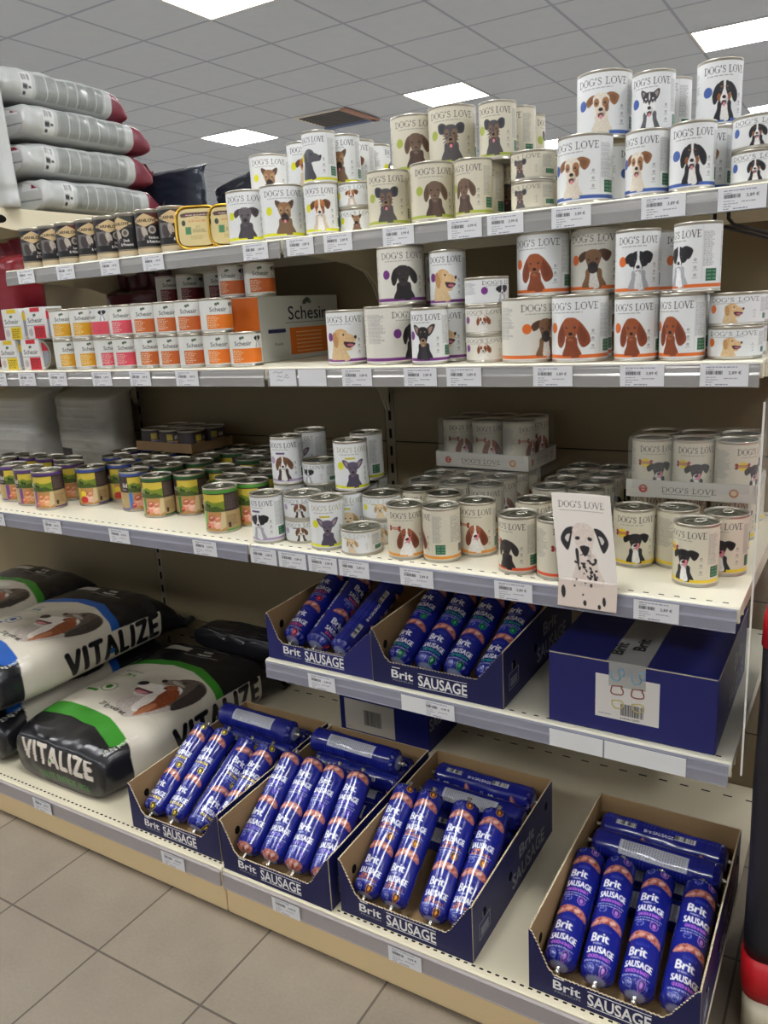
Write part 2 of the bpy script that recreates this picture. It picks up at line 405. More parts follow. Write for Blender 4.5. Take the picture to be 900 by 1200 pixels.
# geometric lettering standing a hair proud of a flat face
def lettering(s, h, m, parent=None, origin=(0, 0, 0), right=(1, 0, 0), up=(0, 0, 1), width=None, bold=0., align='l', name='lettering', thick=.0004):
    cu = bpy.data.curves.new('t', 'FONT'); cu.body = s; cu.size = 1.0; cu.resolution_u = 3; cu.offset = bold; cu.fill_mode = 'FRONT'
    o = bpy.data.objects.new('t', cu); COL.objects.link(o); dg = bpy.context.evaluated_depsgraph_get()
    me0 = o.evaluated_get(dg).to_mesh(); V = np.array([v.co[:] for v in me0.vertices]).reshape(-1, 3)/.729; F = [tuple(p.vertices) for p in me0.polygons]
    o.evaluated_get(dg).to_mesh_clear(); bpy.data.objects.remove(o); bpy.data.curves.remove(cu)
    x0, x1 = V[:, 0].min(), V[:, 0].max(); sx = h if width is None else width/(x1-x0); off = {'l': x0, 'c': (x0+x1)/2, 'r': x1}[align]
    r_, u_ = Vector(right).normalized(), Vector(up).normalized(); n_ = r_.cross(u_); O = Vector(origin)
    vs = [O+r_*float((v[0]-off)*sx)+u_*float(v[1]*h)+n_*thick for v in V]
    mb = MB(); mb.add(vs, F); return mb.build(name, m, parent)
# ------------------------------------------------------------------ printed pictures
BK = (34, 30, 32)
DOGS = {
 'shep': dict(ear='prick', ec=(96,72,56), hc=(150,112,78), mz=(60,48,44), bc=(128,100,76), patch=(176,140,102), tongue=1, mc=(44,38,38)),
 'sharpei': dict(ear='fold', ec=(78,70,72), hc=(112,104,106), mz=(92,86,90), bc=(74,68,74), wrinkle=1, big=1),
 'collie': dict(ear='fold', ec=(112,70,40), hc=(190,128,74), mz=(236,226,214), bc=(214,196,172), patch=(178,112,60), chest=(244,240,234), blaze=1),
 'grey': dict(ear='drop', ec=(64,62,68), hc=(96,94,100), mz=(84,82,88), bc=(74,72,80), prof=1),
 'brown': dict(ear='drop', ec=(104,80,62), hc=(116,92,74), mz=(128,104,86), bc=(80,62,54), nosec=(100,76,66), chest=(92,72,62)),
 'yorkie': dict(ear='hairy', ec=(66,66,72), hc=(84,78,80), mz=(150,118,92), bc=(86,80,80), patch=(128,100,80), tongue=1, wire=1),
 'jack': dict(neck=.16, ear='fold', ec=(146,98,60), hc=(232,222,206), mz=(224,206,182), bc=(226,214,196), patch=(164,112,70), tongue=1, wire=1, mc=(120,90,74)),
 'husky': dict(ear='prick', ec=(52,50,54), hc=(64,62,66), mz=(240,238,236), bc=(96,94,98), patch=(240,238,236), low=1, chest=(244,244,242), tongue=1, inner=(190,170,160)),
 'bern': dict(ear='drop', ec=(34,32,36), hc=(42,39,42), mz=(240,236,232), bc=(36,34,38), blaze=1, cheek=(150,92,52), chest=(240,236,230), tongue=1),
 'golden': dict(ear='drop', ec=(196,146,92), hc=(218,176,122), mz=(226,190,142), bc=(222,192,146), prof=1, openm=1),
 'black': dict(ear='drop', ec=(40,33,34), hc=(52,44,44), mz=(58,48,48), bc=(36,30,32)),
 'chi': dict(ear='bat', ec=(60,48,46), hc=(34,32,36), mz=(188,150,112), bc=(38,36,42), inner=(196,160,140), small=1, patch2=(186,140,96), chest=(60,56,60)),
 'cav': dict(ear='drop', ec=(140,76,42), hc=(238,230,220), mz=(240,234,226), bc=(238,232,224), patch=(158,92,54), chest=(242,238,232)),
 'border': dict(ear='fold', ec=(28,28,32), hc=(34,33,38), mz=(240,240,240), bc=(176,176,182), blaze=1, side=(30,30,34), chest=(244,244,244)),
 'setter': dict(neck=.14, ear='long', ec=(138,66,34), hc=(160,84,46), mz=(168,94,56), bc=(140,70,38)),
 'boxer': dict(ear='fold', ec=(92,62,42), hc=(136,98,66), mz=(52,44,44), bc=(136,98,66), chest=(236,230,222), big=1),
 'beagle': dict(ear='drop', ec=(118,76,48), hc=(120,80,54), mz=(240,234,226), bc=(70,54,50), blaze=1, chest=(240,236,230)),
 'frenchie': dict(ear='bat', ec=(92,82,98), hc=(98,88,106), mz=(110,98,112), bc=(78,70,88), inner=(176,156,164), small=1),
 'pup': dict(ear='drop', ec=(208,172,122), hc=(232,206,164), mz=(238,216,180), bc=(234,212,176)),
 'basset': dict(neck=.2, ear='long', ec=(128,62,38), hc=(160,92,60), mz=(242,232,222), bc=(240,234,226), blaze=1, tongue=2, chest=(244,240,234)),
 'blackpup': dict(ear='fold', ec=(28,27,31), hc=(34,32,36), mz=(230,222,218), bc=(30,29,33), tongue=2, chest=(238,236,234)),
 'dalm': dict(ear='spot', ec=(40,36,38), hc=(214,198,186), mz=(218,204,192), bc=(212,196,184), spots=1, small=1),
}
def dog(c, x0, y0, w, h, kind):
    D = DOGS[kind]; F = .07
    def E(cx, cy, rx, ry, col, rot=0, fur=F, al=1.): c.ell(x0+cx*w, y0+cy*h, rx*w, ry*h, col, rot, al, fur)
    def G(pts, col, fur=F, sm=True, al=1.): c.poly([(x0+a*w, y0+b*h) for a, b in pts], col, al, sm, fur)
    def both(f, *a, **k):
        f(*a, **k)
    def mir(pts): return [(1-a, b) for a, b in pts]
    if D.get('prof'):
        G([(.04,0),(.06,.3),(.14,.55),(.3,.72),(.5,.5),(.58,.28),(.66,0)], D['bc'])
        E(.4,.72,.26,.2,D['hc']); G([(.4,.86),(.62,.8),(.86,.7),(.92,.62),(.86,.54),(.6,.52),(.4,.5)], D['mz'])
        if D.get('openm'):
            G([(.5,.54),(.7,.53),(.88,.5),(.84,.42),(.7,.36),(.56,.4)], (70,36,46), 0); E(.72,.44,.12,.04,(196,110,128),-.1,0)
            G([(.46,.46),(.6,.37),(.78,.34),(.7,.29),(.5,.3)], D['mz'])
        E(.9,.67,.045,.05,(40,34,36),0,0); E(.2,.6,.11,.23,D['ec'],.15); E(.5,.75,.03,.03,(40,28,24),0,0)
        return
    nk = D.get('neck', .2); hs = D.get('hs', 1.)
    G([(.48-nk-.06,0),(.48-nk,.26),(.5-nk*.85,.46),(.5+nk*.85,.46),(.5+nk+.02,.26),(.5+nk+.1,0)], D['bc'])
    if D.get('chest'): G([(.40,0),(.40,.25),(.44,.42),(.56,.42),(.6,.25),(.64,0)], D['chest'])
    if D.get('wire'):
        for k in range(18): a = k/18*6.28; G([(.48+.16*math.cos(a),.6+.2*math.sin(a)),(.48+.26*math.cos(a+.1),.58+.30*math.sin(a+.1)),(.48+.16*math.cos(a+.25),.6+.2*math.sin(a+.25))], D['hc'], F, False)
    e = D['ear']; ec = D['ec']; sh = tuple(int(q*.72) for q in ec)
    ears = {'prick': ([(.3,.74),(.2,.9),(.22,1.0),(.34,.95),(.44,.86)], 0), 'bat': ([(.32,.66),(.16,.78),(.06,.98),(.2,.99),(.36,.88),(.44,.8)], 0),
            'hairy': ([(.32,.7),(.14,.72),(.10,.92),(.22,.98),(.36,.9)], 0), 'fold': ([(.36,.88),(.22,.88),(.08,.78),(.12,.64),(.22,.66),(.32,.76)], [(.60,.88),(.76,.93),(.95,.84),(.90,.68),(.80,.63),(.68,.76)]),
            'spot': ([(.3,.86),(.14,.82),(.04,.66),(.14,.50),(.2,.56),(.26,.74)], 0),
            'drop': ([(.34,.86),(.22,.82),(.13,.62),(.16,.42),(.24,.40),(.32,.58)], [(.62,.88),(.76,.84),(.92,.66),(.92,.48),(.82,.42),(.70,.58)]),
            'long': ([(.34,.84),(.22,.76),(.10,.5),(.12,.28),(.24,.22),(.34,.42)], [(.60,.86),(.74,.80),(.94,.52),(.96,.32),(.78,.22),(.66,.42)])}
    p0, p1 = ears[e]; p1 = p1 or mir(p0)
    for p in (p0, p1):
        G(p, ec); q = np.array(p).mean(0); G([(q[0]+(a-q[0])*.55, q[1]+(b_-q[1])*.6) for a, b_ in p], D.get('inner', sh), F, True, .8 if D.get('inner') else .45)
    E(.48,.74,.20*hs,.17*hs,D['hc']); G([(.27,.78),(.34,.9),(.48,.93),(.62,.9),(.70,.78),(.63,.55),(.56,.40),(.41,.40),(.34,.55)], D['hc'])
    if D.get('side'): E(.30,.72,.13,.17,D['side']); E(.67,.72,.14,.17,D['side'])
    if D.get('patch'):
        if D.get('low'):
            for s_ in (-1, 1): E(.48+s_*.11,.58,.10,.14,D['patch'],0,F)
            E(.48,.47,.14,.11,D['patch']); E(.48,.82,.02,.1,D['patch']); E(.37,.77,.03,.02,D['patch']); E(.59,.77,.03,.02,D['patch'])
        else:
            E(.37,.71,.07,.10,D['patch']); E(.60,.70,.09,.12,D['patch']); E(.63,.58,.05,.1,tuple(int(q*.8) for q in D['patch']))
    if D.get('patch2'):
        for s_ in (-1, 1): E(.48+s_*.08,.79,.025,.022,D['patch2'],0,0)
    if D.get('cheek'):
        for s_ in (-1, 1): E(.48+s_*.15,.55,.06,.09,D['cheek']); E(.48+s_*.09,.79,.03,.02,D['cheek'])
    if D.get('blaze'): G([(.45,.92),(.52,.92),(.52,.74),(.60,.52),(.57,.40),(.40,.40),(.37,.52),(.45,.74)], D['mz'])
    b = 1.15 if D.get('big') else 1.
    E(.48,.49,.115*b,.125*b,D['mz']); E(.56,.46,.05,.09,tuple(int(q*.82) for q in D['mz']),0,F,.6)
    if D.get('wrinkle'):
        for k in range(6): c.line([(x0+(.30+.02*k)*w, y0+(.88-.07*k)*h), (x0+.48*w, y0+(.83-.07*k)*h), (x0+(.66-.02*k)*w, y0+(.88-.07*k)*h)], .014*w, (60,54,58))
    nc = D.get('nosec', BK)
    for s_ in (-1, 1): E(.48+s_*.105*hs,.695,.032,.026,(30,24,24),0,0); E(.485+s_*.105*hs,.704,.008,.008,(220,220,220),0,0)
    E(.48,.545,.056,.042,nc,0,0)
    c.line([(x0+.39*w, y0+.43*h), (x0+.48*w, y0+.465*h), (x0+.57*w, y0+.43*h)], .014*w, D.get('mc', (60,44,44)))
    if D.get('tongue') == 1: E(.48,.40,.07,.055,(54,34,36),0,0); E(.485,.375,.045,.05,(226,140,150),0,0)
    if D.get('tongue') == 2: E(.55,.53,.055,.11,(232,130,148),-.35,0); E(.5,.565,.05,.04,(44,30,34),0,0)
    if D.get('spots'):
        r = np.random.default_rng(5)
        for k in range(30): E(.26+.44*r.random(), .0+.38*r.random(), .012+.026*r.random(), .012+.020*r.random(), BK, r.random()*3, 0)
        for s_ in (-1, 1): E(.48+s_*.12,.69,.045,.028,BK,0,0)
        G([(.40,.57),(.57,.57),(.54,.47),(.48,.42),(.43,.47)], BK, 0)
        G([(.30,.5),(.34,.2),(.36,.5)], BK, .1); 
        for p in (p0, p1): q = np.array(p).mean(0); G([(q[0]+(a-q[0])*.4, q[1]+(b_-q[1])*.35) for a, b_ in p], (206,196,190), 0)

WHT, BEI, IVO = (232,233,232), (216,209,188), (228,224,212)
BANDS = dict(y=(226,224,30), g=(168,180,70), b=(66,96,168), p=(118,46,128), o=(228,112,40), m=(176,156,186), k=(232,150,50), r=(226,84,48), z=(236,204,40))
DL = {  # background, band, dot colour, dog, extras
 'y_sharpei': (WHT,'y','y','sharpei',''), 'y_shep': (WHT,'y','y','shep',''), 'y_collie': (WHT,'y','y','collie',''), 'y_grey': (WHT,'y','y','grey',''),
 'g_yorkie': (BEI,'g','g','yorkie',''), 'g_brown': (BEI,'g','g','brown',''),
 'b_jack': (WHT,'b','b','jack',''), 'b_husky': (WHT,'b','b','husky',''), 'b_bern': (WHT,'b','b','bern',''),
 'p_golden': (WHT,'p','p','golden',''), 'p_black': (IVO,'p','p','black',''), 'p_chi': (WHT,'p','p','chi',''), 'p_cav': (IVO,None,'p','cav',''), 'p_border': (WHT,None,'p','border',''),
 'o_setter': (WHT,'o','o','setter',''), 'o_boxer': (IVO,'o','o','boxer',''), 'o_border': (WHT,'o','o','border',''), 'o_golden': (WHT,None,'o','golden',''),
 'c_border': (WHT,'m','m','border','tag'), 'c_beagle': (WHT,'m','m','beagle','tag'), 'c_frenchie': (WHT,'y','y','frenchie','ytag'), 'c_pup': (WHT,'y','y','pup','ytag'),
 'k_basset': (BEI,'k','k','basset','bone'), 'k_black': (BEI,'r','r','black','bone2'), 'k_pup': (BEI,'z','z','blackpup','bone3')}
GREEN = (34, 92, 60)
def bone(c, x, y, w, col=(140,32,32)):
    c.rect(x-w/2, y-w*.1, x+w/2, y+w*.1, col)
    for sx in (-1, 1):
        for sy in (-1, 1): c.ell(x+sx*w*.5, y+sy*w*.13, w*.13, w*.13, col)
    c.rect(x-w*.38, y-w*.035, x+w*.38, y+w*.035, (228,196,150))
def dl_label(key, w, h):
    bg, band, dot, dg, ex = DL[key]; short = h < 60
    c = Cv(w, h, 3., bg); d = w/360.; cx = w/2; bw = 0.
    txt = (58, 54, 56)
    if band and not short: bw = .055*h; c.rect(0, .022*h, w, .022*h+bw, BANDS[band])
    # ingredients panels, seam
    for a0, a1, sd in ((62,92,1),(118,170,2),(-172,-130,3),(-124,-72,4)):
        c.small_text(cx+a0*d, .34*h, cx+a1*d, .9*h, .021*h if not short else .035*h, (120,122,124), .6, sd)
    c.rect(cx+60*d, .1*h, cx+60.8*d, h, (196,196,192), .7)
    gw = 30*d; c.rect(cx+70*d, .12*h, cx+70*d+gw, .31*h, GREEN)
    for i in range(3):
        for j in range(2): c.rect(cx+70*d+gw*(.08+.5*j), .12*h+.19*h*(.12+.3*i), cx+70*d+gw*(.5+.45*j), .12*h+.19*h*(.28+.3*i), (150,184,160), .55)
    c.barcode(cx+150*d, .12*h, cx+176*d, .3*h)
    # icons on the right of the dog
    for i in range(3): c.ell(cx+44*d, (.22+.12*i)*h, .022*h, .022*h, (110,110,106), 0, .8, 0, .5); c.rect(cx+38*d, (.17+.12*i)*h, cx+50*d, (.18+.12*i)*h, (150,150,146), .6)
    yw = .108*h if not short else .15*h; ty = .81*h if not short else .77*h; ww = 112*d
    if dg == 'pup' or key == 'c_frenchie': txt = (164,160,118)
    if dg in ('grey',): ww = 100*d
    c.serif("DOG'S LOVE", cx, ty, yw, ww, txt, 1.1)
    c.small_text(cx-ww*.42, ty-.06*h, cx+ww*.42, ty-.025*h, .028*h, (130,128,124), .8, 9)
    if ex in ('tag', 'ytag'): c.rect(cx-26*d, .66*h, cx+8*d, .70*h, (96,72,112) if ex == 'tag' else (206,190,50))
    dcol = BANDS[dot]; dr = .085*h if not short else .16*h
    if ex.startswith('bone'):
        if ex == 'bone3': c.ell(cx-40*d, .6*h, dr, dr, (238,204,50))
        elif ex == 'bone2': c.ell(cx-38*d, .55*h, dr, dr, (214,110,96), 0, .8, 0, .25)
        bone(c, cx-40*d, .6*h if ex != 'bone2' else .55*h, 34*d)
    else: c.ell(cx-(44 if not short else 50)*d, .52*h, dr*.95, dr, dcol)
    hh = .68*h if ex == '' else .60*h; dw = min(hh*.98, 84*d)
    if short: hh = .82*h; dw = hh*1.0
    dog(c, cx-dw/2, (-.04*h if short else .05*h) , dw, hh, dg)
    if band and not short: c.rect(cx+.2*dw, .022*h, cx+dw*.6, .022*h+bw, BANDS[band]); c.rect(cx-.6*dw, .022*h, cx-dw*.0, .022*h+bw*.6, BANDS[band])
    return c
def wild_label(kind, w, h):
    rim = dict(wp=(92,62,130), wb=(62,84,158), wr=(62,84,158), wg=(44,96,52), wG=(84,160,60))[kind]
    low = dict(wp=(120,70,150), wb=(210,190,80), wr=(70,120,200), wg=(70,130,60), wG=(96,176,70))[kind]
    c = Cv(w, h, 3., (62,46,44)); d = w/360.; cx = w/2
    c.rect(0, .48*h, w, h, (58,44,44)); c.rect(0, 0, w, .48*h, (182,156,108)); c.rect(0, .93*h, w, h, rim); c.rect(0, 0, w, .035*h, rim)
    for a in (-30, 150):
        o = cx+a*d
        c.rect(o-38*d, 0, o+42*d, .47*h, (196,142,84)); c.rect(o-38*d, .03*h, o-24*d, .47*h, low)
        c.rect(o-38*d, .48*h, o+42*d, .9*h, (168,158,56)); c.rect(o-38*d, .72*h, o+42*d, .9*h, (214,190,70), 1)
        c.poly([(o-38*d,.5*h),(o-38*d,.7*h),(o-15*d,.76*h),(o+8*d,.68*h),(o+42*d,.74*h),(o+42*d,.5*h)], (120,140,40), 1, False, .12)
        c.poly([(o-38*d,.48*h),(o-38*d,.6*h),(o-10*d,.58*h),(o+16*d,.62*h),(o+42*d,.52*h),(o+42*d,.48*h)], (72,92,34), 1, False, .15)
        c.ell(o-20*d, .64*h, 6*d, .05*h, (46,64,30)); c.ell(o-10*d, .62*h, 5*d, .04*h, (46,64,30))
        for (px, py, rx, ry, col) in ((-4,.2,17,.11,(228,150,124)), (14,.16,14,.1,(240,186,166)), (-6,.32,13,.08,(188,96,74)), (16,.3,12,.07,(212,134,100)), (-22,.12,8,.07,(190,60,50))):
            if kind == 'wp': col = tuple(int(q*.5+p_*.5) for q, p_ in zip(col, (236,160,80)))
            c.ell(o+px*d, py*h, rx*d, ry*h, col, .3, 1, .06); c.ell(o+px*d, py*h+ry*h*.3, rx*d*.6, ry*h*.3, (250,214,196), .3, .7)
        if kind in ('wb',): c.ell(o-12*d, .3*h, 12*d, .1*h, (240,210,50)); c.ell(o-10*d, .14*h, 14*d, .1*h, (206,50,40))
        c.poly([(o+20*d, .02*h), (o+42*d, .1*h), (o+42*d, .47*h), (o+30*d, .47*h)], (214,192,146))
        c.small_text(o+46*d, .1*h, o+92*d, .4*h, .03*h, (120,90,60), .7, 4); c.rect(o+50*d, .08*h, o+58*d, .2*h, (70,40,30))
        c.small_text(o+46*d, .54*h, o+92*d, .88*h, .028*h, (150,136,120), .6, 6)
        c.text('ild', o-52*d, .62*h, .13*h, (236,230,220), 1, .4)
        c.text('Meat', o-54*d, .54*h, .05*h, (236,230,220))
    return c
def carni_label(lines, col, w, h):
    c = Cv(w, h, 3., (30,28,29)); d = w/360.; cx = w/2
    c.rect(0, 0, w, .11*h, (206,186,150)); c.rect(0, .125*h, w, .14*h, (206,186,150))
    for o in (cx, cx-180*d, cx+180*d):
        c.rect(o-60*d, .3*h, o-8*d, .66*h, (166,160,156), .6, .2); c.rect(o+8*d, .68*h, o+60*d, .95*h, col)
        c.ell(o-30*d, .45*h, 16*d, .16*h, (70,62,60), .2, 1, .1); c.ell(o+26*d, .55*h, 15*d, .1*h, (176,166,154), 0, 1, .1); c.ell(o+26*d, .55*h, 8*d, .055*h, (100,90,84), 0, 1, .1)
        c.ell(o-5*d, .5*h, 12*d, .14*h, (190,178,166), .3, 1, .1)
        c.poly([(o-62*d,.78*h),(o,.95*h),(o+58*d,.78*h),(o,.62*h)], (222,196,148)); c.poly([(o-56*d,.78*h),(o,.935*h),(o+52*d,.78*h),(o,.635*h)], (214,186,138))
        c.text('CARNILOVE', o-2*d, .745*h, .075*h, (40,30,26), 1, .3, width=96*d)
        c.rect(o-4*d, .2*h, o+62*d, .42*h, (42,36,36), .8)
        for i, t in enumerate(lines): c.text(t, o+28*d, (.33-.1*i)*h, .07*h, (238,234,228), .8, .3)
    c.small_text(cx+68*d, .2*h, cx+118*d, .9*h, .03*h, (150,140,124), .6, 2)
    c.rect(0, .96*h, w, h, (120,112,100))
    return c
def schesir_label(col, w, h, dark=False):
    c = Cv(w, h, 3., (226,226,220)); d = w/360.; cx = w/2
    c.rect(0, .04*h, w, .56*h, (226,226,220))
    for o in (cx, cx-180*d):
        c.rect(o-60*d, .06*h, o+62*d, .53*h, col)
        c.text('Schesir', o-16*d, .63*h, .15*h, (66,66,62), .95, .15, width=62*d)
        c.ell(o-22*d, .87*h, 5*d, .05*h, (86,104,80), .6); c.ell(o-14*d, .89*h, 5*d, .04*h, (86,104,80), -.6)
        dog(c, o+24*d, .56*h, 34*d, .4*h, 'border')
        c.small_text(o-58*d, .1*h, o-14*d, .5*h, .055*h, (240,230,214), .75, 5)
    c.small_text(cx+68*d, .1*h, cx+110*d, .9*h, .04*h, (140,150,150), .5, 3); c.rect(0, 0, w, .03*h, (190,190,184))
    return c
def sausage_label(kind):
    W, L = 204., 250.; c = Cv(W, L, 2.6, (26, 35, 136)); cx = W/2; d = W/360
    var = dict(chicken=('95% CHICKEN', (246,218,70), (246,218,70)), turkey=('95% TURKEY', (150,130,236), (120,100,220)), sport=('BEEF & FISH', (246,140,60), (246,160,50)),
               rabbit=('CHICKEN & RABBIT', (190,110,220), (180,120,210)), venison=('VENISON', (50,190,130), (40,170,110)), beef=('BEEF', (240,90,110), (236,70,90)))[kind]
    c.rect(0, 0, W, 2.5, (150,155,190)); c.rect(0, L-2.5, W, L, (150,155,190))
    rep = 112.
    for k in range(-1, 3):
        y = 6+k*rep+(0 if kind != 'turkey' else 20)
        c.rect(0, y+88, W, y+90, (22,30,116))
        # raw meat picture band
        c.poly([(cx-38,y+84),(cx-32,y+92),(cx-16,y+99),(cx+6,y+101),(cx+26,y+97),(cx+38,y+88),(cx+36,y+81),(cx+20,y+83),(cx,y+87),(cx-22,y+82)], (182,110,102), 1, True, .16)
        for (a, b, rr, cc) in ((-22,89,7,(232,176,160)),(-6,93,8,(226,164,146)),(12,93,7,(240,196,180)),(27,88,5,(210,140,120)),(-32,86,4,(226,170,150)),(2,89,5,(150,66,58)),(-14,94,4,(160,74,62)),(20,90,4,(168,80,64)),(-26,92,3,(150,62,52))): c.ell(cx+a, y+b, rr, rr*.5, cc, .3, .85, .12)
        c.rect(cx-13, y+73, cx+13, y+77.5, (120,130,210), .5); c.rect(cx-12, y+73.8, cx+12, y+76.8, (30,42,150))
        c.text('Brit', cx-7, y+52, 17, (246,246,250), 1.05, .9)
        c.text('PREMIUM', cx-5, y+46, 3.6, (214,216,240), 1.3)
        c.text('SAUSAGE', cx, y+30, 12.5, (250,250,252), 1, .7, width=56)
        if kind == 'sport': c.text('SPORT', cx-8, y+24.3, 4.6, var[1], 1.1, .3); c.text(var[0], cx, y+17.5, 5.4, var[1], 1, .3, width=44)
        else: c.text(var[0], cx, y+20.5, 6.2, var[1], 1, .35, width=46)
        c.small_text(cx-30, y+10, cx+30, y+18, 2.4, (216,220,240), .8, 3)
        c.ell(cx-14, y+4, 8, 6, (150,160,230), 0, .9, 0, .18); c.small_text(cx-20, y+1.5, cx-8, y+7, 1.8, (200,205,240), .8, 4)
        c.ell(cx+14, y+4, 8.5, 8.5, var[2]); c.ell(cx+14, y+4, 7, 7, (40,40,120) if kind in ('rabbit','turkey') else (24,24,50)); c.ell(cx+14, y+3, 3.6, 4.2, var[2])
    # side print and net pattern at the back
    c.text('Brit SAUSAGE', cx-52, 120, 7, (240,240,248), 1, .3, ang=math.pi/2); c.barcode(cx-66, 150, cx-54, 190, vert=True); c.barcode(cx-66, 35, cx-54, 75, vert=True)
    c.rect(cx+62, 60, cx+96, 190, (206,208,216)); c.small_text(cx+64, 64, cx+94, 186, 2.5, (90,92,110), .6, 8)
    for y in np.arange(4, L, 7): c.rect(0, y, 38, y+.7, (70,84,190), .8); c.rect(W-8, y, W, y+.7, (70,84,190), .8)
    for x in np.arange(2, 40, 6): c.rect(x, 0, x+.6, L, (70,84,190), .6)
    return c
# ------------------------------------------------------------------ THE SETTING
def plane(name, x0, x1, y0, y1, z, m, flip=False, t=.05):
    b = MB(); b.box(x0, x1, y0, y1, z-t if not flip else z, z if not flip else z+t); return tag(b.build(name, m), kind='structure')
plane('floor', -12, 8, -6, 16, 0, M['floor']); plane('ceiling', -12, 8, -6, 16, CEIL, M['ceiling'], True)
for nm, bx in (('wall_left', (-12.1,-12,-6,16)), ('wall_right', (8,8.1,-6,16)), ('wall_back', (-12,8,16,16.1)), ('wall_front', (-12,8,-6.1,-6))):
    b = MB(); b.box(*bx, 0, CEIL); tag(b.build(nm, M['wall']), kind='structure')
# ceiling lights: 625 mm panels with a slim metal frame
def light_panel():
    f = MB(); s = .622/2; w = .02
    for a in ((-s, s, -s, -s+w), (-s, s, s-w, s), (-s, -s+w, -s+w, s-w), (s-w, s, -s+w, s-w)): f.box(*a, -.006, .0)
    root = f.build('ceiling_light', M['white']); d = MB(); d.box(-s+w, s-w, -s+w, s-w, -.005, -.001); d.build('diffuser', M['panel'], root); return root
LPN = light_panel(); first = True
LL = {(-2.74,5.70): 'square ceiling light above the brown terrier cans', (-5.24,5.70): 'square ceiling light above the gold foil trays, behind the cans',
      (-2.74,2.575): 'nearest square ceiling light, cut off by the top edge', (-.24,5.70): 'square ceiling light at the upper right corner'}
for gx in (-10.24, -7.74, -5.24, -2.74, -.24, 2.26, 4.76):
    for gy in (-3.675, -.55, 2.575, 5.70, 8.825, 11.95):
        o = LPN if first else copy_tree(LPN); first = False; o.location = (gx+.3125, gy+.3125, CEIL-.0005)
        tag(o, LL.get((gx, gy), 'square ceiling light further off in the shop ceiling'), 'ceiling light', 'ceiling lights')
# air outlet in the ceiling
g = empty('ceiling_vent', (-3.67, 6.0, CEIL)); tag(g, 'square air outlet in the ceiling with a blue and a copper edge', 'ceiling vent')
b = MB(); b.box(-.3, .3, -.3, .3, -.012, -.002); b.build('vent_frame', M['white'], g)
b = MB()
for k in range(9): b.box(-.26, .26, -.25+k*.055, -.22+k*.055, -.02, -.011)
b.build('grille', mat('grille_grey', rgb(92,94,100), .5), g)
b = MB(); b.box(.26, .32, -.3, .34, -.03, -.011); b.build('edge_strip', mat('copper_strip', rgb(196,150,128), .35, .2), g)
b = MB(); b.box(-.3, .3, .24, .32, -.03, -.011); b.build('edge_strip', mat('blue_strip', rgb(120,140,190), .5), g)

# ------------------------------------------------------------------ gondola: uprights, back panels, plinths, shelves
MODX = [(-2., -1.), (-1., 0.), (0., 1.)]; MODN = ['left-hand', 'middle', 'right-hand']
UPL = ['slotted metal post at the far left end of the shelving', 'slotted metal post behind the heavy dog food sacks', 'slotted metal post in the middle of the shelving', 'slotted metal post at the right end of the shelving']
for i, x in enumerate((-2., -1., 0., 1.)):
    b = MB(); b.box(x-.014, x+.014, YK+.001, YK+.05, 0.02, 1.60)
    z = .1
    while z < 1.58: b.box(x-.0035, x+.0035, YK-.0006, YK+.0015, z, z+.026, 1); z += .05
    up = b.build('shelving_upright', [M['upright'], M['slot']])
    tag(up, UPL[i], 'shelf post', 'shelving posts')
for i, (xa, xb) in enumerate(MODX):
    for k in range(5):
        z0 = [-.085, .262, .600, .940, 1.280][k]; z0 = max(z0, .02); z1 = [.2612, .5992, .9392, 1.2792, 1.625][k]
        b = MB(); b.rbox(xa+.0155, xb-.0155, YK, YK+.018, z0, z1, .0012)
        b.box(xa+.0155, xb-.0155, YK-.0003, YK+.002, z0, z0+.0022, 1)
        if k < 1:
            for x in np.arange(xa+.06, xb-.05, .05): b.box(x, x+.022, YK-.0008, YK+.0008, (.19, .35)[k], (.1945, .3545)[k], 1)
        pn = b.build('back_panel', [M['backpanel'], M['slot']])
        tag(pn, '%s beige back panel of the shelving, %s' % (['left-hand', 'middle', 'right-hand'][i], ['lowest one behind the base shelf', 'behind the sacks and sausage boxes', 'behind the third shelf cans', 'between second and top shelf', 'topmost, behind the top shelf'][k]), 'back panel', 'back panels')
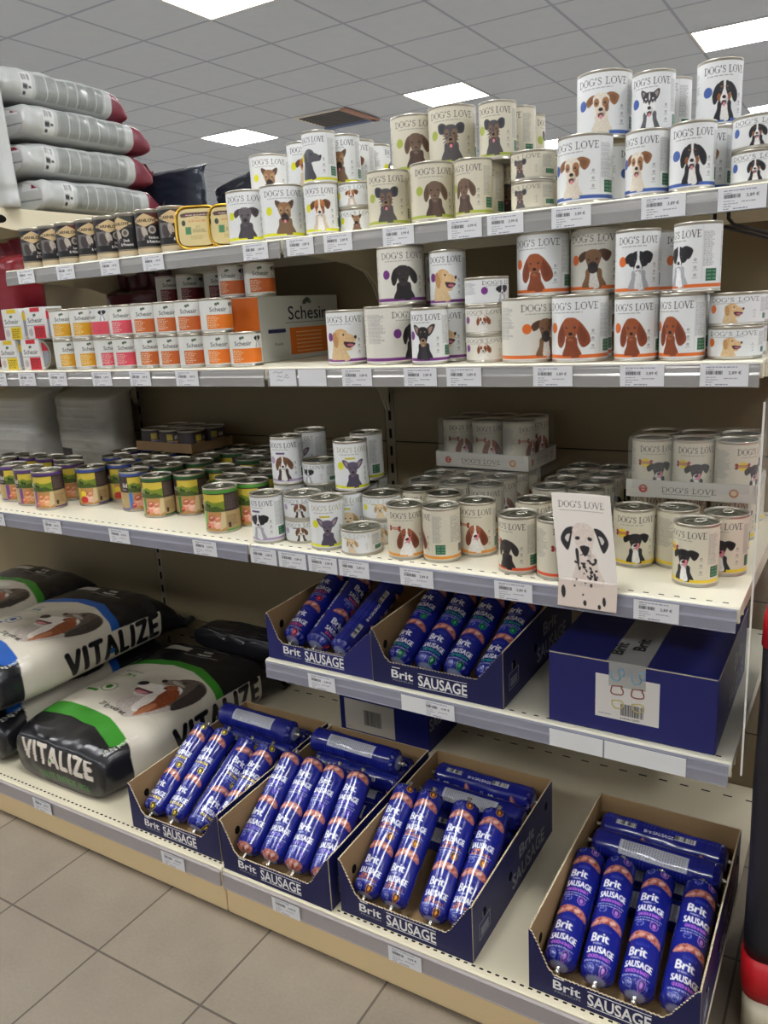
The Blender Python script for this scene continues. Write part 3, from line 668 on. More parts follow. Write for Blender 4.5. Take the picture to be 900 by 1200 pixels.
def shelf(xa, xb, yf, z, railmat, label, slots=True, rail_h=LIP):
    depth_end = YK-.004
    root = empty('metal_shelf', ((xa+xb)/2, yf, z)); hx = (xb-xa)/2-.0012; D = depth_end-yf
    b = MB(); n = 8; pr = [(D, 0), (.004, 0)]
    for k in range(n+1): a = math.pi/2*k/n; pr.append((.004-.004*math.sin(a), -.004+.004*math.cos(a)))
    pr += [(0, -.024), (.004, -.028), (.012, -.028), (.012, -.022), (.004, -.022), (.004, -.006), (.03, -.006), (D, -.006)]
    b.prism(pr, 'x', -hx, hx); b.box(-hx, hx, .05, .052, -.03, -.006); b.box(-hx, hx, D-.004, D, -.03, -.006)
    if slots:
        for x in np.arange(-hx+.02, hx-.02, .025): b.box(x, x+.009, .014, .017, -.0002, .0004, 1)
        for x in np.arange(-hx+.02, hx-.02, .05): b.box(x, x+.02, D-.03, D-.026, -.0002, .0004, 1)
    b.build('shelf_board', [M['shelf'], M['slot']], root)
    # price rail: profile hooked over the lip
    rx0, rx1 = (-hx+.004, hx-.004)
    r = [(-.0006, -.003), (-.003, -.004), (-.0045, -.010), (-.0052, -.018), (-.0065, -.022), (-.0060, -rail_h), (-.0046, -rail_h-.0008), (-.0040, -.022), (-.0030, -.018), (-.0016, -.008), (-.0006, -.005)]
    b = MB(); b.prism(r, 'x', rx0, rx1); b.box(rx0, rx1, -.0074, -.0058, -rail_h, -rail_h+.0012); b.box(rx0, rx1, -.0052, -.0030, -.0062, -.0048); b.build('price_rail', railmat, root)
    for s_ in (-1, 1): bracket(root, s_*(hx-.004), 0, -.001)
    tag(root, label, 'shelf', 'metal shelves'); return root
def bracket(parent, x, y0, z, side=1):
    D = YK-.004-parent.location.y
    p = [(.03, -.006), (.03, -.028), (.12, -.036), (D-.15, -.05), (D-.08, -.068), (D-.04, -.10), (D-.006, -.16), (D-.006, -.006)]
    b = MB(); b.prism(p, 'x', x-.0012, x+.0012); return b.build('shelf_bracket', M['cream'], parent)
sh_names = []
shelf(-1, 0, YA, ZA, M['rail_metal'], 'top shelf, middle section, with black cans and gold trays', slots=False)
shelf(0, 1, YA, ZA, M['rail_metal'], 'top shelf, right section, crowded with upper and lower white cans', slots=False)
shelf(0, 1, YB, ZB, M['rail_metal'], 'second shelf, right section, with purple and orange banded cans', slots=False)
shelf(-1, 0, YB, ZB, M['rail_metal'], 'second shelf, middle section, with small coloured cans in rows', slots=False)
shelf(-2, -1, YB, ZB, M['rail_metal'], 'second shelf, far left section, cut off by the picture edge', slots=False)
shelf(0, 1, YC, ZC, M['rail_clear'], 'third shelf, right section, carrying the leaflet')
shelf(-1, 0, YC, ZC, M['rail_clear'], 'third shelf, middle section, with coloured meat cans')
shelf(-2, -1, YC, ZC, M['rail_clear'], 'third shelf, far left section, cut off by the picture edge')
shelf(0, 1, YD, ZD, M['rail_clear'], 'short fourth shelf carrying two open sausage cartons and one closed carton')
# rounded lip ends
for i, (xa, xb) in enumerate(MODX):
    root = empty('base_shelf', ((xa+xb)/2, YE, ZE)); D = YK-.004-YE; hx = .4985
    b = MB(); b.prism([(D, 0), (.003, 0), (0, -.003), (0, -.045), (.004, -.045), (.004, -.008), (D, -.008)], 'x', -hx, hx)
    for x in np.arange(-hx+.015, hx-.012, .0158): b.box(x, x+.0075, .012, .0155, -.0002, .0005, 1)
    for x in np.arange(-hx+.02, hx-.02, .05): b.box(x, x+.02, D-.06, D-.056, -.0002, .0005, 1)
    b.build('shelf_board', [M['cream'], M['slot']], root)
    b = MB(); b.rbox(-hx, hx, .004, .02, -ZE+.004, -.046, .004); b.build('kick_plate', M['plinth'], root)
    b = MB(); b.prism([(-.0005, -.006), (-.004, -.008), (-.005, -.043), (-.003, -.044), (-.0005, -.040)], 'x', -hx+.003, hx-.003); b.box(-hx+.003, hx-.003, -.0062, -.0048, -.044, -.0425); b.box(-hx+.003, hx-.003, -.0056, -.0038, -.0095, -.008); b.build('price_rail', M['rail_base'], root)
    tag(root, ['cream base shelf at the far left under the sacks', 'cream base shelf with sack and first sausage carton', 'cream base shelf under the three right sausage cartons'][i], 'shelf', 'base shelves')
# raised cream shelf of the next section, carrying the grey sacks
root = empty('metal_shelf', (-1.6, .18, 1.655)); b = MB(); b.box(-.5, .5, 0, .49, -.03, 0); b.build('shelf_board', M['cream'], root)
b = MB(); p = [(.0, .0), (.0, -.02), (.06, -.05), (.14, -.062), (.48, -.062), (.48, 0)]; b.prism(p, 'x', .5015, .5045)
b.build('shelf_bracket', M['cream'], root)
b = MB(); b.prism([(.10+.022*math.cos(a), -.032+.012*math.sin(a)) for a in np.linspace(0, 2*math.pi, 16, endpoint=False)], 'x', .5046, .5052); b.build('bracket_hole', M['slot'], root)
tag(root, 'raised cream shelf end at upper left under the grey sacks', 'shelf')
# clear divider at the right end
b = MB(); b.box(1.014, 1.0165, .0, .56, .525, 1.14); ac = b.build('acrylic_divider', M['acrylic']); tag(ac, 'clear plastic divider sheet at the right end of the shelves', 'divider')
b = MB(); b.box(1.0138, 1.0167, -.0015, .0005, .525, 1.14); b.build('polished_edge', M['acrylic_edge'], ac)
# black wire support under the top shelf
b = MB()
for dx in (0, .022): b.tube([(.893+dx, .26, 1.437), (.893+dx, .26, 1.420), (.90+dx, .268, 1.410), (1.04+dx, .43, 1.365), (1.10+dx, .50, 1.345)], .0032)
tag(b.build('wire_support', M['black']), 'pair of bent black wires under the right end of the top shelf', 'wire')
CANS = [
('A1','L','y_sharpei',-0.139,0.265,1.4666,-0.15,'white can with grey wrinkled dog, beside the gold foil trays'),
('A2','L','y_shep',-0.039,0.266,1.4666,0.1,'wide white can with shepherd dog and yellow dot, lower tier of top shelf'),
('A3','M','y_collie',0.075,0.258,1.4666,-0.1,'white can with collie, lower tier, right of the wide shepherd can'),
('A4','M','y_grey',0.065,0.348,1.4666,-0.7,'white can turned to its text, between collie can and two short cans, lower tier'),
('S5','S','y_shep',0.138,0.308,1.4666,-0.1,'short white can, lower of two stacked beside the beige terrier cans'),
('S5u','S','y_collie',0.138,0.308,1.5196,-0.3,'short white can with yellow dot, upper of two stacked beside the beige terrier cans'),
('A5r','L','y_shep',-0.24,0.485,1.4666,-0.1,'wide white can hidden under the upper leftmost shepherd can'),
('T1','L','y_shep',-0.24,0.485,1.5836,0.0,'wide white can with shepherd dog, leftmost of the upper tier on top shelf'),
('A6r','M','y_collie',-0.034,0.353,1.4666,0.0,'white can under the upper collie can, mostly hidden'),
('T2','M','y_collie',-0.034,0.353,1.5756,0.1,'white can with collie peeking out left of the upper grey dog can'),
('T3','M','y_grey',0.059,0.286,1.5756,-0.5,'white can with grey dog in profile, upper tier over the collie can'),
('T4','M','y_shep',0.077,0.359,1.5756,-0.3,'white can with dark shepherd, upper tier, right of the grey dog can'),
('A7r','M','y_shep',0.071,0.423,1.4666,-0.3,'white can in the back under the narrow upper collie can'),
('T5','M','y_collie',0.069,0.433,1.5756,-0.3,'white can with half visible collie, upper tier, second from the text-side can'),
('A8r','M','y_shep',0.07,0.5,1.4666,-0.3,'white can in the back under the upper text-side can'),
('T6','M','y_grey',0.07,0.508,1.5756,1.0,'white can showing only text, rightmost of the white upper tier on top shelf'),
('G1','N','g_yorkie',0.24,0.27,1.4666,-0.1,'beige can with small terrier, leftmost beige can of the lower tier'),
('G2','N','g_brown',0.348,0.262,1.4666,0.15,'beige can with brown pointer facing front, lower tier, middle of top shelf'),
('G3','M','g_brown',0.441,0.262,1.4666,-0.5,'beige can with brown pointer turned left, green box on its side, lower tier'),
('G3b','M','g_yorkie',0.431,0.345,1.4666,-0.5,'beige can half hidden behind the turned pointer can, lower tier'),
('G3c','M','g_brown',0.409,0.435,1.4666,1.0,'dark-sided beige can deep behind the turned pointer can, next to two short cans'),
('S6','S','g_yorkie',0.564,0.265,1.4666,-0.6,'short beige can with terrier, lower of the front pair on top shelf'),
('S6u','S','g_yorkie',0.564,0.265,1.5196,-0.6,'short beige can with terrier, upper of the front pair on top shelf'),
('S6b','S','g_yorkie',0.54,0.354,1.4666,-0.6,'short beige can behind the short front pair, lower one'),
('S6bu','S','g_yorkie',0.54,0.354,1.5196,-0.6,'short beige can behind the short front pair, upper one'),
('G4','L','g_brown',0.253,0.37,1.5801,0.1,'wide beige can with brown pointer, upper tier, left of the big terrier can'),
('G5','L','g_yorkie',0.353,0.355,1.5801,-0.05,'wide beige can with terrier, tongue out, tallest in the middle of top shelf'),
('G6','M','g_yorkie',0.466,0.329,1.5756,-0.2,'beige can with terrier, upper tier, standing alone right of the big terrier can'),
('G7r','M','g_yorkie',0.477,0.404,1.4666,-0.6,'beige can in the back under the upper can with only letters showing'),
('G7','M','g_yorkie',0.479,0.403,1.5756,-0.7,'beige can behind the lone upper terrier can, only end of its lettering showing'),
('G8r','M','g_yorkie',0.468,0.49,1.4666,-0.6,'beige can in the back under the plain rearmost upper can'),
('G8','M','g_yorkie',0.468,0.49,1.5756,1.0,'plain-sided beige can, rearmost and rightmost of the beige upper tier'),
('R1','L','b_jack',0.664,0.263,1.4666,-0.45,'wide white can with wire-haired terrier, left end of blue-banded lower tier'),
('R1b','M','b_jack',0.686,0.348,1.4666,1.0,'blue-banded can turned to its green box, in the gap between two terrier cans'),
('R2','M','b_jack',0.778,0.255,1.4666,-0.45,'white can with wire-haired terrier, left of the lower mountain dog can'),
('R3','M','b_bern',0.855,0.248,1.4666,0.0,'white can with mountain dog and blue dot, lower tier, right of the second terrier can'),
('R3b','M','b_jack',0.868,0.322,1.4666,-0.2,'white can with terrier, half hidden between mountain dog can and two short cans'),
('R4','S','b_bern',0.957,0.262,1.4666,-0.1,'short white can with mountain dog, lower of two at right end of top shelf'),
('R4u','S','b_bern',0.957,0.262,1.5196,-0.1,'short white can with mountain dog, upper of two at right end of top shelf'),
('U1','L','b_jack',0.675,0.345,1.5836,-0.1,'wide white can with wire-haired terrier and blue dot, top of the blue-banded stack'),
('U2','M','b_husky',0.767,0.335,1.5756,-0.15,'white can with husky, upper tier of top shelf'),
('U3','M','b_husky',0.781,0.41,1.5756,-0.6,'white can behind the husky can, only one letter showing'),
('U4','M','b_bern',0.877,0.345,1.5756,0.25,'white can with mountain dog and blue dot, upper tier, rightmost and highest'),
('R5','S','b_bern',0.939,0.358,1.4666,0.3,'short white can behind the short mountain dog pair, lower one'),
('R5u','S','b_bern',0.939,0.358,1.5196,0.3,'short white can behind the short mountain dog pair, upper one'),
('b1','N','p_golden',0.177,0.175,1.1914,-0.2,'white can with golden dog in profile, left end of purple-banded cans'),
('b2','L','p_black',0.283,0.172,1.1914,0.9,'wide white can turned to its text and purple dot, second shelf'),
('b3','M','p_chi',0.389,0.151,1.1914,-0.35,'white can with small black big-eared dog, second shelf'),
('b4','M','p_golden',0.401,0.225,1.1914,-0.4,'white can with golden dog cut off, right of the big-eared dog can'),
('b4b','M','p_black',0.373,0.294,1.1914,0.3,'dark-imaged can in the shade behind the lower golden dog can'),
('s1','S','p_cav',0.497,0.187,1.1914,-0.2,'short can with brown and white spaniel, bottom of a stack of three'),
('s1m','S','p_cav',0.497,0.187,1.2444,-0.2,'short can with brown and white spaniel, middle of a stack of three'),
('s1u','S','p_border',0.497,0.187,1.2974,0.7,'short can with purple dot and black dog, top of a stack of three'),
('b5','L','o_boxer',0.588,0.17,1.1914,0.65,'wide white can with orange dot and boxer, lower tier of second shelf'),
('b6','L','o_setter',0.688,0.164,1.1914,-0.3,'wide white can with red setter, lower tier, right of the boxer can'),
('b6b','M','o_border',0.683,0.252,1.1914,-0.3,'can in the shade between the two lower red setter cans'),
('b7','M','o_setter',0.791,0.154,1.1914,-0.2,'white can with red setter, lower tier, under the black and white dog can'),
('b8','M','o_setter',0.867,0.154,1.1914,-0.5,'white can with red setter turned left, lower tier, green box at its side'),
('b8b','M','o_border',0.864,0.235,1.1914,-0.4,'can with dark dog hidden behind the rightmost lower setter can'),
('b9','S','o_golden',0.948,0.17,1.1914,-0.1,'short white can with golden dog and orange dot, lower of two, second shelf'),
('b9u','S','o_golden',0.948,0.17,1.2444,-0.1,'short white can with golden dog and orange dot, upper of two, second shelf'),
('b9b','S','o_golden',0.944,0.26,1.1914,-0.9,'short can with text side behind the golden dog pair, lower one'),
('b9bu','S','o_golden',0.944,0.26,1.2444,-0.9,'short can with text side behind the golden dog pair, upper one'),
('t0r','L','p_black',0.267,0.271,1.1914,0.0,'wide can hidden under the upper can with the black dog'),
('t1','L','p_black',0.282,0.235,1.3084,0.1,'wide white can with black dog and purple dot, upper tier, in shade'),
('t2r','M','p_golden',0.314,0.344,1.1914,0.0,'can hidden under the shaded can between two upper purple-banded cans'),
('t2','M','p_golden',0.333,0.327,1.3004,0.0,'shaded can with brown dog between the upper black dog and golden dog cans'),
('t3','M','p_golden',0.391,0.235,1.3004,-0.15,'white can with golden dog in profile, upper tier above the big-eared dog can'),
('t4','L','o_setter',0.588,0.25,1.3084,-0.3,'wide can with red setter, upper tier, left end of orange-banded cans'),
('t5r','L','o_boxer',0.688,0.339,1.1914,0.0,'wide can hidden behind the lower red setter cans'),
('t5','L','o_boxer',0.688,0.27,1.3084,-0.15,'wide can with boxer, upper tier, between setter and black and white dog cans'),
('t6','M','o_border',0.783,0.183,1.3004,0.05,'white can with black and white dog facing front and orange dot'),
('t7','M','o_border',0.795,0.257,1.3004,1.0,'can in the shade right behind the front-facing black and white dog can'),
('t8','M','o_border',0.886,0.155,1.3004,-0.75,'white can with black and white dog turned left, green box at its side'),
('w1','W','wp',-0.997,0.12,0.8165,0.5,'purple-rimmed meat can at the left end of the third shelf'),
('w2','W','wp',-0.892,0.1,0.8165,0.3,'purple-rimmed meat can, second from the left, third shelf front'),
('w3','W','wp',-0.791,0.085,0.8165,0.0,'purple-rimmed meat can, third from the left, nearest the shelf edge'),
('w4','W','wp',-0.83,0.19,0.8165,0.3,'purple-rimmed meat can set back, left of the blue-rimmed cans'),
('w5','W','wb',-0.703,0.162,0.8165,0.0,'blue-rimmed meat can with yellow fruit picture, front left'),
('w6','W','wb',-0.663,0.234,0.8165,0.3,'blue-rimmed meat can half hidden between two blue-rimmed cans'),
('w7','W','wr',-0.525,0.16,0.8165,0.6,'blue-rimmed meat can with blue square, left of the dark green cans'),
('w8','W','wg',-0.409,0.129,0.8165,0.05,'dark-green-rimmed meat can, left one of the front pair'),
('w9','W','wg',-0.342,0.178,0.8165,0.25,'dark-green-rimmed meat can, right one of the front pair'),
('w10','W','wg',-0.143,0.075,0.8165,-0.05,'bright-green-rimmed meat can standing nearest the shelf edge'),
('w11','W','wg',-0.109,0.151,0.8165,0.1,'bright-green-rimmed meat can squeezed behind the white border collie can'),
('w12','W','wg',-0.321,0.27,0.8165,0.4,'green-rimmed meat can set back between the dark green and bright green cans'),
('d1','M','c_border',0.021,0.045,0.8165,-0.6,'white can with grey and white dog turned left, mauve band, third shelf'),
('d2','S','c_beagle',0.094,0.079,0.8165,-0.2,'short can with beagle puppy, lower of two, third shelf'),
('d2u','S','c_beagle',0.094,0.079,0.8695,-0.2,'short can with beagle puppy, upper of two, third shelf'),
('d3','M','c_frenchie',0.177,0.052,0.8165,0.0,'white can with grey big-eared bulldog, front of third shelf'),
('d4','S','c_pup',0.263,0.049,0.8165,-0.5,'short can with cream puppy, alone in front at the shelf edge'),
('d5r','M','c_border',-0.001,0.159,0.8165,0.0,'can under the upper beagle can, hidden by the front cans'),
('d5','M','c_beagle',0.006,0.15,0.9255,-0.3,'tall white can with beagle puppy, upper tier of third shelf'),
('d6r','M','c_beagle',0.001,0.251,0.8165,0.0,'can hidden under the tall can behind the upper beagle'),
('d6','M','c_frenchie',0.002,0.25,0.9255,-0.7,'tall white can behind the upper beagle can, in shade'),
('d7r','M','c_frenchie',0.059,0.203,0.8165,0.0,'can hidden under the short can between the two upper tall cans'),
('d7','S','c_border',0.083,0.172,0.9255,-0.7,'short can with white dog between the upper beagle and bulldog cans'),
('d8r','M','c_frenchie',0.174,0.201,0.8165,0.0,'can hidden under the upper big-eared bulldog can'),
('d8','M','c_frenchie',0.192,0.135,0.9255,0.1,'tall white can with grey big-eared bulldog, upper tier of third shelf'),
('d9r','M','c_frenchie',0.155,0.273,0.8165,0.0,'can hidden under the shaded tall can behind the upper bulldog'),
('d9','M','c_frenchie',0.167,0.24,0.9255,-0.8,'tall white can in shade behind the upper bulldog can'),
('d10','M','c_pup',0.185,0.127,0.8165,-0.1,'white can with puppy glimpsed behind the front bulldog can'),
('d11','S','c_pup',0.265,0.134,0.8165,-0.1,'short can with cream puppy set back, lower of two'),
('d11u','S','c_pup',0.265,0.134,0.8695,-0.1,'short can with cream puppy and yellow dot set back, upper of two'),
('e1','M','k_basset',0.368,0.055,0.8165,0.05,'beige can with basset licking its nose, red bone, left one'),
('e2','M','k_basset',0.443,0.065,0.8165,-1.0,'beige can turned to its green box, between two basset cans'),
('e3','M','k_basset',0.493,0.125,0.8165,-0.1,'beige can with basset, right one, set slightly back'),
('e4','M','k_basset',0.327,0.184,0.8165,0.0,'can with pull ring directly behind the left basset can'),
('e5','M','k_basset',0.4,0.165,0.8165,0.0,'can with pull ring directly behind the green-box can'),
('f1','M','k_black',0.609,0.055,0.8165,-0.6,'beige can with black dog and orange-red band, left of the leaflet'),
('f2','M','k_black',0.685,0.05,0.8165,0.7,'beige can with red bone, partly covered by the leaflet'),
('f3','M','k_black',0.597,0.17,0.8165,0.0,'can with pull ring behind the orange-red banded black dog can'),
('g1','M','k_pup',0.791,0.17,0.8165,0.1,'beige can with black puppy facing front and yellow band, beside the leaflet'),
('g2','M','k_pup',0.864,0.19,0.8165,0.9,'beige can turned to its text side, yellow band, behind the foremost puppy can'),
('g3','M','k_pup',0.912,0.105,0.8165,-0.5,'beige can with black puppy turned left, foremost at the right end'),
('g4','M','k_pup',0.948,0.18,0.8165,-0.2,'beige can with black puppy, rightmost, half behind the foremost one'),
]
# ------------------------------------------------------------------ CANS
CT = {'L': (.0495,.117), 'M': (.037,.109), 'S': (.042,.053), 'N': (.0435,.1135), 'K': (.0365,.108), 'H': (.0372,.078), 'W': (.041,.107)}
_body = {}
def can_meshes(t, tab=True):
    if t in _body: return _body[t]
    r, h = CT[t]; rc = r-.0006
    b = MB(); b.lathe([(rc*.9, .0012), (rc*.97, .0), (r+.0004, .0004), (r+.0006, .0018), (r-.0002, .0035), (rc, .005), (rc, h-.005), (r-.0002, h-.0035), (r+.0006, h-.0018), (r+.0002, h-.0003), (r-.0008, h), (r-.0018, h-.0012), (r-.0022, h-.0045)], 40)
    b.add([(rc*.9*math.cos(2*math.pi*k/40), rc*.9*math.sin(2*math.pi*k/40), .0012) for k in range(40)], [tuple(range(40))[::-1]])
    body = b.mesh('can_body', M['tin'])
    b = MB(); q = r-.0022
    b.lathe([(q, h-.0045), (q*.93, h-.0046), (q*.9, h-.0034), (q*.86, h-.0034), (q*.82, h-.0046), (q*.62, h-.0046), (q*.58, h-.0036), (q*.5, h-.0036), (q*.47, h-.0044), (.0002, h-.0042)], 40); lid = b.mesh('lid', M['lid'])
    b = MB(); z = h-.0028; pts = [(.0085*math.cos(a), q*.30+.0115*math.sin(a), z) for a in np.linspace(0, 2*math.pi, 17)]
    b.tube(pts, .0013, 6); b.rbox(-.004, .004, q*.30+.008, q*.30+.022, z-.0012, z+.0012, .0006); tabm = b.mesh('pull_tab', M['tab'])
    _body[t] = (body, lid, tabm); return _body[t]
_lab = {}
def label_mesh(key, t):
    if (key, t) in _lab: return _lab[key, t]
    r, h = CT[t]; w = 2*math.pi*r*1000; hh = (h-.0105)*1000
    if key in DL: c = dl_label(key, w, hh)
    elif key in ('wp','wb','wr','wg','wG'): c = wild_label(key, w, hh)
    elif key in CARNI: c = carni_label(*CARNI[key], w, hh)
    else: c = schesir_label(SCH[key], w, hh)
    step = .9 if t in 'LN' else .8
    _lab[key, t] = cyl_print(c, r+.0001, .0053, step); return _lab[key, t]
CARNI = {'ca': (('Salmon', '& Turkey'), (46,52,112)), 'cb': (('Lamb', '& Wild Boar'), (110,40,44)), 'cc': (('Duck', '& Pheasant'), (58,60,52)), 'cd': (('Venison', '& Reindeer'), (92,44,34)), 'ce': (('Turkey', '& Reindeer'), (80,60,40)), 'cg': (('', ''), (84,140,100))}
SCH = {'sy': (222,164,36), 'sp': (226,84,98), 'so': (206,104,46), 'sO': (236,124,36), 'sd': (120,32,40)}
def can(key, t, x, y, z, turn, label, cat='can', group=None, tab=True, name='food_can'):
    body, lid, tabm = can_meshes(t); r, h = CT[t]
    a = math.atan2(CAM[1]-y, CAM[0]-x) + math.asin(max(-1, min(1, turn)))
    o = bpy.data.objects.new(name, body); o.location = (x, y, z); o.rotation_euler[2] = a+math.pi/2; link(o)
    l = bpy.data.objects.new('label', label_mesh(key, t)); link(l, o)
    d = bpy.data.objects.new('lid', lid); link(d, o)
    if tab: d2 = bpy.data.objects.new('pull_tab', tabm); link(d2, d); d2.rotation_euler[2] = 0
    tag(o, label, cat, group); return o
GRP = {'A': 'cans on the top shelf', 'B': 'cans on the second shelf', 'C': 'cans on the third shelf'}
for n, t, des, x, y, z, tn, lb in CANS:
    shelf_k = 'A' if z > 1.4 else ('B' if z > 1.1 else 'C')
    if des == 'wg' and n in ('w10', 'w11'): des = 'wG'
    can(des, t, x, y, z+.0004, tn, lb, group=GRP[shelf_k], tab=shelf_k == 'C')
# small dark cans, left part of the top shelf
kl = [('ca','leftmost black can with a cream diamond and blue corner'), ('ca','second black can from the left, blue corner, cream diamond'), ('cb','black can with burgundy corner, third from the left'), ('cb','black can with burgundy corner, fourth from the left'),
      ('cc','black can with olive corner and duck lettering, fifth from the left'), ('cc','black can turned to its green side, sixth from the left'), ('cd','black can with brown corner, seventh from the left'), ('ce','black can with cream diamond, next to the gold trays')]
for k, (ky, lb) in enumerate(kl):
    can(ky, 'K', -.912+k*.0772, .249+.004*(k % 2), ZA+.0004, [-.1,0,-.15,0,.05,-.75,-.35,-.1][k], lb, group='black cans on the top shelf', tab=False)
can('cg', 'K', -.912+5*.0772+.03, .333, ZA+.0004, .2, 'can with a plain green side behind the sixth black can', group='black cans on the top shelf', tab=False)
can('cd', 'K', -.912+6*.0772+.04, .333, ZA+.0004, .8, 'brown-cornered can peeking out between the last two black cans', group='black cans on the top shelf', tab=False)
# small white-topped cans in rows, second shelf
cols = ['sy','sy','sp','sp','so','so','so','sO']; cn = dict(sy='yellow', sp='pink', so='orange', sO='bright orange')
pos = ['left end of the row', 'second can of the row', 'third can of the row', 'fourth can of the row', 'fifth can of the row', 'sixth can of the row', 'seventh can of the row', 'last full can of the row']
for tier in (0, 1):
    for k in range(8):
        x = -.708+k*.0765
        can(cols[k], 'H', x, .153+.003*((k*7+tier*3) % 3), ZB+.0004+tier*.0782, [.35,.35,.4,.1,.3,.1,.3,.25][k] if tier == 0 else [.1,.1,-.8,.05,.1,.1,.1,.4][k],
            'small white and %s can, %s row, %s' % (cn[cols[k]], ['bottom', 'upper'][tier], pos[k]), group='small cans on the second shelf', tab=False)
can('sO', 'H', -.096, .160, ZB+.0004, .1, 'small white and orange can at the right end of the bottom row, by the carton', group='small cans on the second shelf', tab=False)
for x, tn, lb in ((-.222, -.1, 'left one of two small orange cans on top of the white carton'), (-.140, .35, 'right one of two small orange cans on top of the white carton')):
    can('so', 'H', x, .285, ZB+.1572, tn, lb, group='small orange cans on the carton', tab=False)
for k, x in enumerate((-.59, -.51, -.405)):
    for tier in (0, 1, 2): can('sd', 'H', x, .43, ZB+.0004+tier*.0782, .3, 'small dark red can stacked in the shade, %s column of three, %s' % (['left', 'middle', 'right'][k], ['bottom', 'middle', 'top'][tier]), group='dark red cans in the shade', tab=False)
# meat cans in the rows behind, third shelf
placed = [(c[3], c[4], CT[c[1]][0], c[5]) for c in CANS]
def free(x, y, r, zz, gap=.001): return all(abs(pz-zz) > .1 or math.hypot(px-x, py-y) > r+pr+gap for px, py, pr, pz in placed)
rows = 0; yy = .17
while yy < .57:
    off = .042 if rows % 2 else 0
    for k in range(18):
        x = -1.45+off+k*.084+rng.uniform(-.001, .001); key = 'wp' if x < -.8 else ('wb' if x < -.52 else 'wg')
        if x > -.08 or (x < -.85 and yy > .31) : continue
        if free(x, yy, .041, ZC):
            placed.append((x, yy, .041, ZC)); can(key, 'W', x, yy, ZC+.0004, rng.uniform(-.6, .6), {'wp': 'purple-rimmed meat can in the rows behind the front cans', 'wb': 'blue-rimmed meat can in the rows behind the front cans', 'wg': 'green-rimmed meat can in the rows behind the front cans'}[key], group={'wp': 'purple-rimmed cans in the rear rows', 'wb': 'blue-rimmed cans in the rear rows', 'wg': 'green-rimmed cans in the rear rows'}[key])
    yy += .074; rows += 1
# wrapped beige cans behind the basset and puppy cans
for (xa, xb, ya, yb, key, lb) in ((.26, .55, .235, .60, 'k_basset', 'beige can in the wrapped block behind the basset cans'), (.55, .74, .25, .60, 'k_black', 'beige can in the wrapped block behind the leaflet'), (.745, .985, .29, .60, 'k_pup', 'beige can standing under the right cardboard tray')):
    n = int((xb-xa)/.0755); m = int((yb-ya)/.0755)
    for j in range(m):
        for i in range(n):
            x, y = xa+.038+i*.0755, ya+.038+j*.0755
            if free(x, y, .037, ZC): placed.append((x, y, .037, ZC)); can(key, 'M', x, y, ZC+.0004, rng.uniform(-.5, .5), lb, group=lb.replace('beige can', 'beige cans'))
for (xa, xb, ya, yb, nm) in ((.262, .548, .236, .60, 'sheet of shrink film over the cans behind the basset cans'), (.56, .738, .252, .60, 'sheet of shrink film over the cans behind the leaflet')):
    nx, ny = 40, 50; X, Y = np.meshgrid(np.linspace(xa, xb, nx), np.linspace(ya, yb, ny)); Zq = ZC+.1108+.0007*np.sin(X*170)*np.sin(Y*150)
    b = MB(); vs = np.stack([X, Y, Zq], -1).reshape(-1, 3); fs = [(j*nx+i, j*nx+i+1, (j+1)*nx+i+1, (j+1)*nx+i) for j in range(ny-1) for i in range(nx-1)]
    b.add(vs, fs, 0, True); n0 = len(b.v); b.add([(xa, ya, ZC+.1105), (xb, ya, ZC+.1105), (xb, ya-.002, ZC+.05), (xa, ya-.002, ZC+.05)], [(0, 1, 2, 3)])
    tag(b.build('shrink_film', M['film']), nm, 'plastic film')
